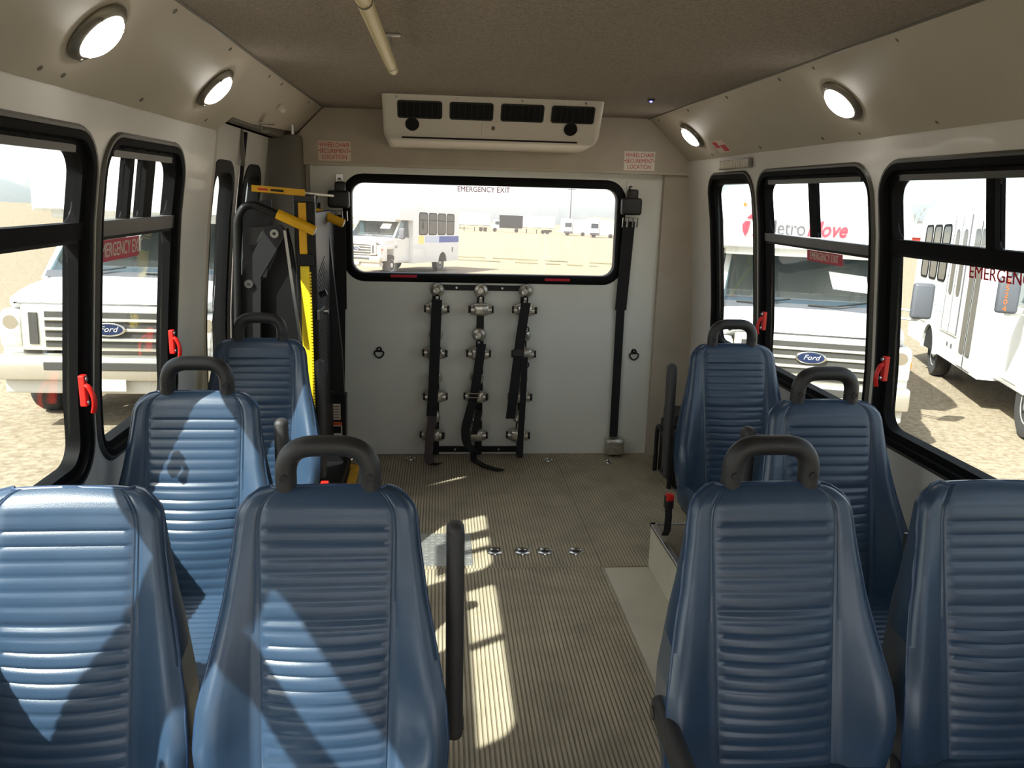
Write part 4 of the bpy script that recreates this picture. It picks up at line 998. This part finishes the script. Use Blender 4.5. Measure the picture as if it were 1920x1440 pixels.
cutaway(orig.x, orig.y, rz, 'white shuttle bus with a blue side stripe seen through the rear window', stripe=True, paper=[(.2, 1.9), (.6, 1.9), (.6, 1.72), (.2, 1.72)])

# ------------------------------------------------------------------ outside: far yard
def far(px, Y): p = onY(px, 420, Y); return V((p.x, Y, gz(Y, p.x)))
def far_thing(name, label, cat, px, Y, group=None):
    t = thing(name, label, cat, far(px, Y), group=group); t.rotation_euler = TILT.to_euler(); return t
FY = 180
t = far_thing('box_truck', 'dark grey box truck standing far across the yard', 'truck', 955, FY)
MB().box(-2.2, 3.0, 0, 2.4, .9, 3.7, .05).build('cargo_box', 'dark_truck', t); MB().box(-3.6, -2.2, .1, 2.3, .6, 2.6, .15).build('cab', 'bus_white', t); MB().box(-3.2, -2.3, .06, .12, 1.6, 2.3, .03).build('cab_window', 'side_glass', t)
MB().box(-4.0, -3.4, .2, 2.2, .6, 1.5, .12).build('hood', 'bus_white', t)
for x in (-3.2, 1.6): MB().cyl((x, -.05, .45), (x, .3, .45), .45, 18).build('wheel', 'tyre', t, 40)
for px, Y, w, h, lab in ((885, 215, 9.5, 4.3, 'long pale semi-trailer to the left of the dark box truck'), (1008, 210, 9.0, 4.1, 'long pale semi-trailer to the right of the dark box truck'), (740, 225, 32, 5.4, 'very long pale warehouse behind the striped bus')):
    hs = w > 20
    t = far_thing('warehouse' if hs else 'semi_trailer', lab, 'building' if hs else 'trailer', px, Y)
    MB().box(-w/2, w/2, 0, 2.6 if not hs else 18, 1.1 if not hs else 0, h, .04).build('wall' if hs else 'box', 'trailer', t)
    if hs: MB().prism([(-w/2-.3, -.3, h), (w/2+.3, -.3, h), (w/2+.3, 9, h+1.2), (-w/2-.3, 9, h+1.2)], (0, 0, .2)).build('roof', 'roof_pale', t)
    else:
        for x in (w/2-1.2, w/2-2.4): MB().cyl((x, -.05, .5), (x, .4, .5), .5, 16).build('wheel', 'tyre', t, 40)
        MB().box(-w/2+1.5, -w/2+1.7, .2, .4, 0, 1.1).build('landing_leg', 'logo_grey', t)
        MB().box(-w/2, w/2, .1, 2.5, .95, 1.1).build('chassis', 'dark_truck', t)
for px, Y, lab in ((893, 175, 'flatbed trailer on straw-coloured beams before the pale semi-trailer'), (1010, 176, 'low flatbed trailer behind the dark box truck')):
    t = far_thing('flatbed_trailer', lab, 'trailer', px, Y)
    MB().box(-3.4, 3.4, 0, 2.2, .9, 1.15, .03).build('bed', 'straw', t)
    for x in (-2.6, -.4, 2.2): MB().box(x-.08, x+.08, .1, .3, 0, .9).build('support', 'dark_truck', t)
    for x in (1.0, 1.9): MB().cyl((x, -.02, .42), (x, .3, .42), .42, 16).build('wheel', 'tyre', t, 40)
for px, Y, lab, m in ((1079, 165, 'white and grey camper van beside the tall pole', 'bus_white'), (1130, 150, 'pale van with a grey windscreen beside the far camper', 'bus_white')):
    t = far_thing('camper_van', lab, 'van', px, Y)
    MB().box(-2.4, -.6, 0, 4.5, .4, 3.4, .2).build('front', m, t, 40); MB().box(-.6, 2.3, .2, 4.5, .4, 3.2, .1).build('body', 'bus_grey', t)
    MB().box(-2.2, -.8, -.04, .05, 1.7, 2.6, .04).build('windscreen', 'side_glass', t); MB().box(-2.4, -.6, -.06, .1, .5, .9, .04).build('bumper', 'logo_grey', t)
    for x in (-1.6, 1.6): MB().cyl((x, -.03, .4), (x, .3, .4), .4, 16).build('wheel', 'tyre', t, 40)
t = far_thing('utility_pole', 'thin tall pole rising beside the far campers', 'pole', 1068, 190)
MB().tube([(0, 0, 0), (0, 0, 11)], [.14, .09], 8).build('shaft', 'logo_grey', t, 60); MB().box(-.9, .9, -.06, .06, 10.2, 10.35).build('crossarm', 'logo_grey', t)
t = far_thing('dirt_mound', 'brown earth mound behind the far campers', 'mound', 1125, 260)
mo = MB(); NX, NY = 24, 8; mv = []
for j in range(NY+1):
    for i in range(NX+1):
        u, v = i/NX, j/NY; mv.append(V((-14+28*u, -6+12*v, 5.0*math.sin(math.pi*u)**.8*math.sin(math.pi*v)+.4*random.random()*math.sin(math.pi*u)*math.sin(math.pi*v)-.2)))
mo.add(mv, [(j*(NX+1)+i, j*(NX+1)+i+1, (j+1)*(NX+1)+i+1, (j+1)*(NX+1)+i) for j in range(NY) for i in range(NX)]); mo.build('heap', 'mound', t, 60)
# barn and bare trees beyond the right-hand windows
pB = V((84, 140)); t = thing('barn', 'red barn with a pale roof far beyond the window with red lettering', 'barn', (pB.x, pB.y, gz(pB.y, pB.x)), math.radians(-30))
MB().box(-7, 7, 0, 8, 0, 2.6).build('wall', 'barn_red', t); MB().prism([(-7.4, -.4, 2.5), (7.4, -.4, 2.5), (7.4, 4, 4.6), (-7.4, 4, 4.6)], (0, 0, .2)).build('roof', 'roof_pale', t); MB().prism([(-7.4, 8.4, 2.5), (7.4, 8.4, 2.5), (7.4, 4, 4.6), (-7.4, 4, 4.6)], (0, 0, .2)).build('roof', 'roof_pale', t)
MB().prism([(-7, -.05, 0), (-2.2, -.05, 0), (-2.2, -.05, 2.6), (-4.6, -.05, 4.4), (-7, -.05, 2.6)], (0, -.6, 0)).build('gable_front', 'barn_red', t)
def bare_tree(x, y, h, seed, lab):
    rr = random.Random(seed); t = thing('bare_tree', lab, 'tree', (x, y, gz(y, x)), group='bare trees beyond the barn'); tr = MB(); tr.tube([(0, 0, -.2), (0, 0, h*.45)], [h*.03, h*.018], 6); tr.build('trunk', 'branch', t)
    br = MB()
    for k in range(46):
        z0 = h*rr.uniform(.25, .6); a = rr.uniform(0, 6.28); ln = h*rr.uniform(.2, .45); up = rr.uniform(.5, 1.4)
        p0 = V((0, 0, min(z0, h*.44))); p1 = p0+V((math.cos(a)*ln*.5, math.sin(a)*ln*.5, ln*up*.5)); p2 = p1+V((math.cos(a+.5)*ln*.4, math.sin(a+.5)*ln*.4, ln*up*.5))
        br.tube([p0, p1, p2], [h*.009, h*.006, h*.003], 4)
        for q in range(4):
            a2 = a+rr.uniform(-1, 1); p3 = p1.lerp(p2, rr.random()); br.tube([p3, p3+V((math.cos(a2)*ln*.25, math.sin(a2)*ln*.25, ln*.25))], [h*.004, h*.002], 3)
    br.build('branches', 'branch', t)
for k, (dx, dy, h) in enumerate(((-14, 34, 8), (-4, 30, 9), (6, 26, 8.5), (16, 24, 9), (26, 20, 8))):
    bare_tree(pB.x+dx, pB.y+dy, h, k, 'bare leafless tree standing beyond the red barn')
# weeds beside the right bus
rr = random.Random(5)
for k, (px, py) in enumerate(((1705, 870), (1750, 855), (1765, 905), (1690, 880))):
    r = ray(px, py); tt = (GZ0-CAM_H)/(r.z+GS*r.y+GX*r.x); p = ORG+r*tt
    wd = MB()
    for q in range(60):
        a = rr.uniform(0, 6.28); d = rr.uniform(0, .16)*rr.random()**.5; b = V((math.cos(a)*d, math.sin(a)*d, 0)); tip = b+V((rr.uniform(-.05, .05), rr.uniform(-.05, .05), rr.uniform(.03, .09)))
        wd.add([b+V((-.004, 0, 0)), b+V((.004, 0, 0)), tip], [(0, 1, 2)])
    o = wd.build('weed_tuft', 'weed', loc=p); tag(o, 'small green weed tuft on the gravel beside the logo bus shadow', 'weeds', 'weed tufts on the gravel')
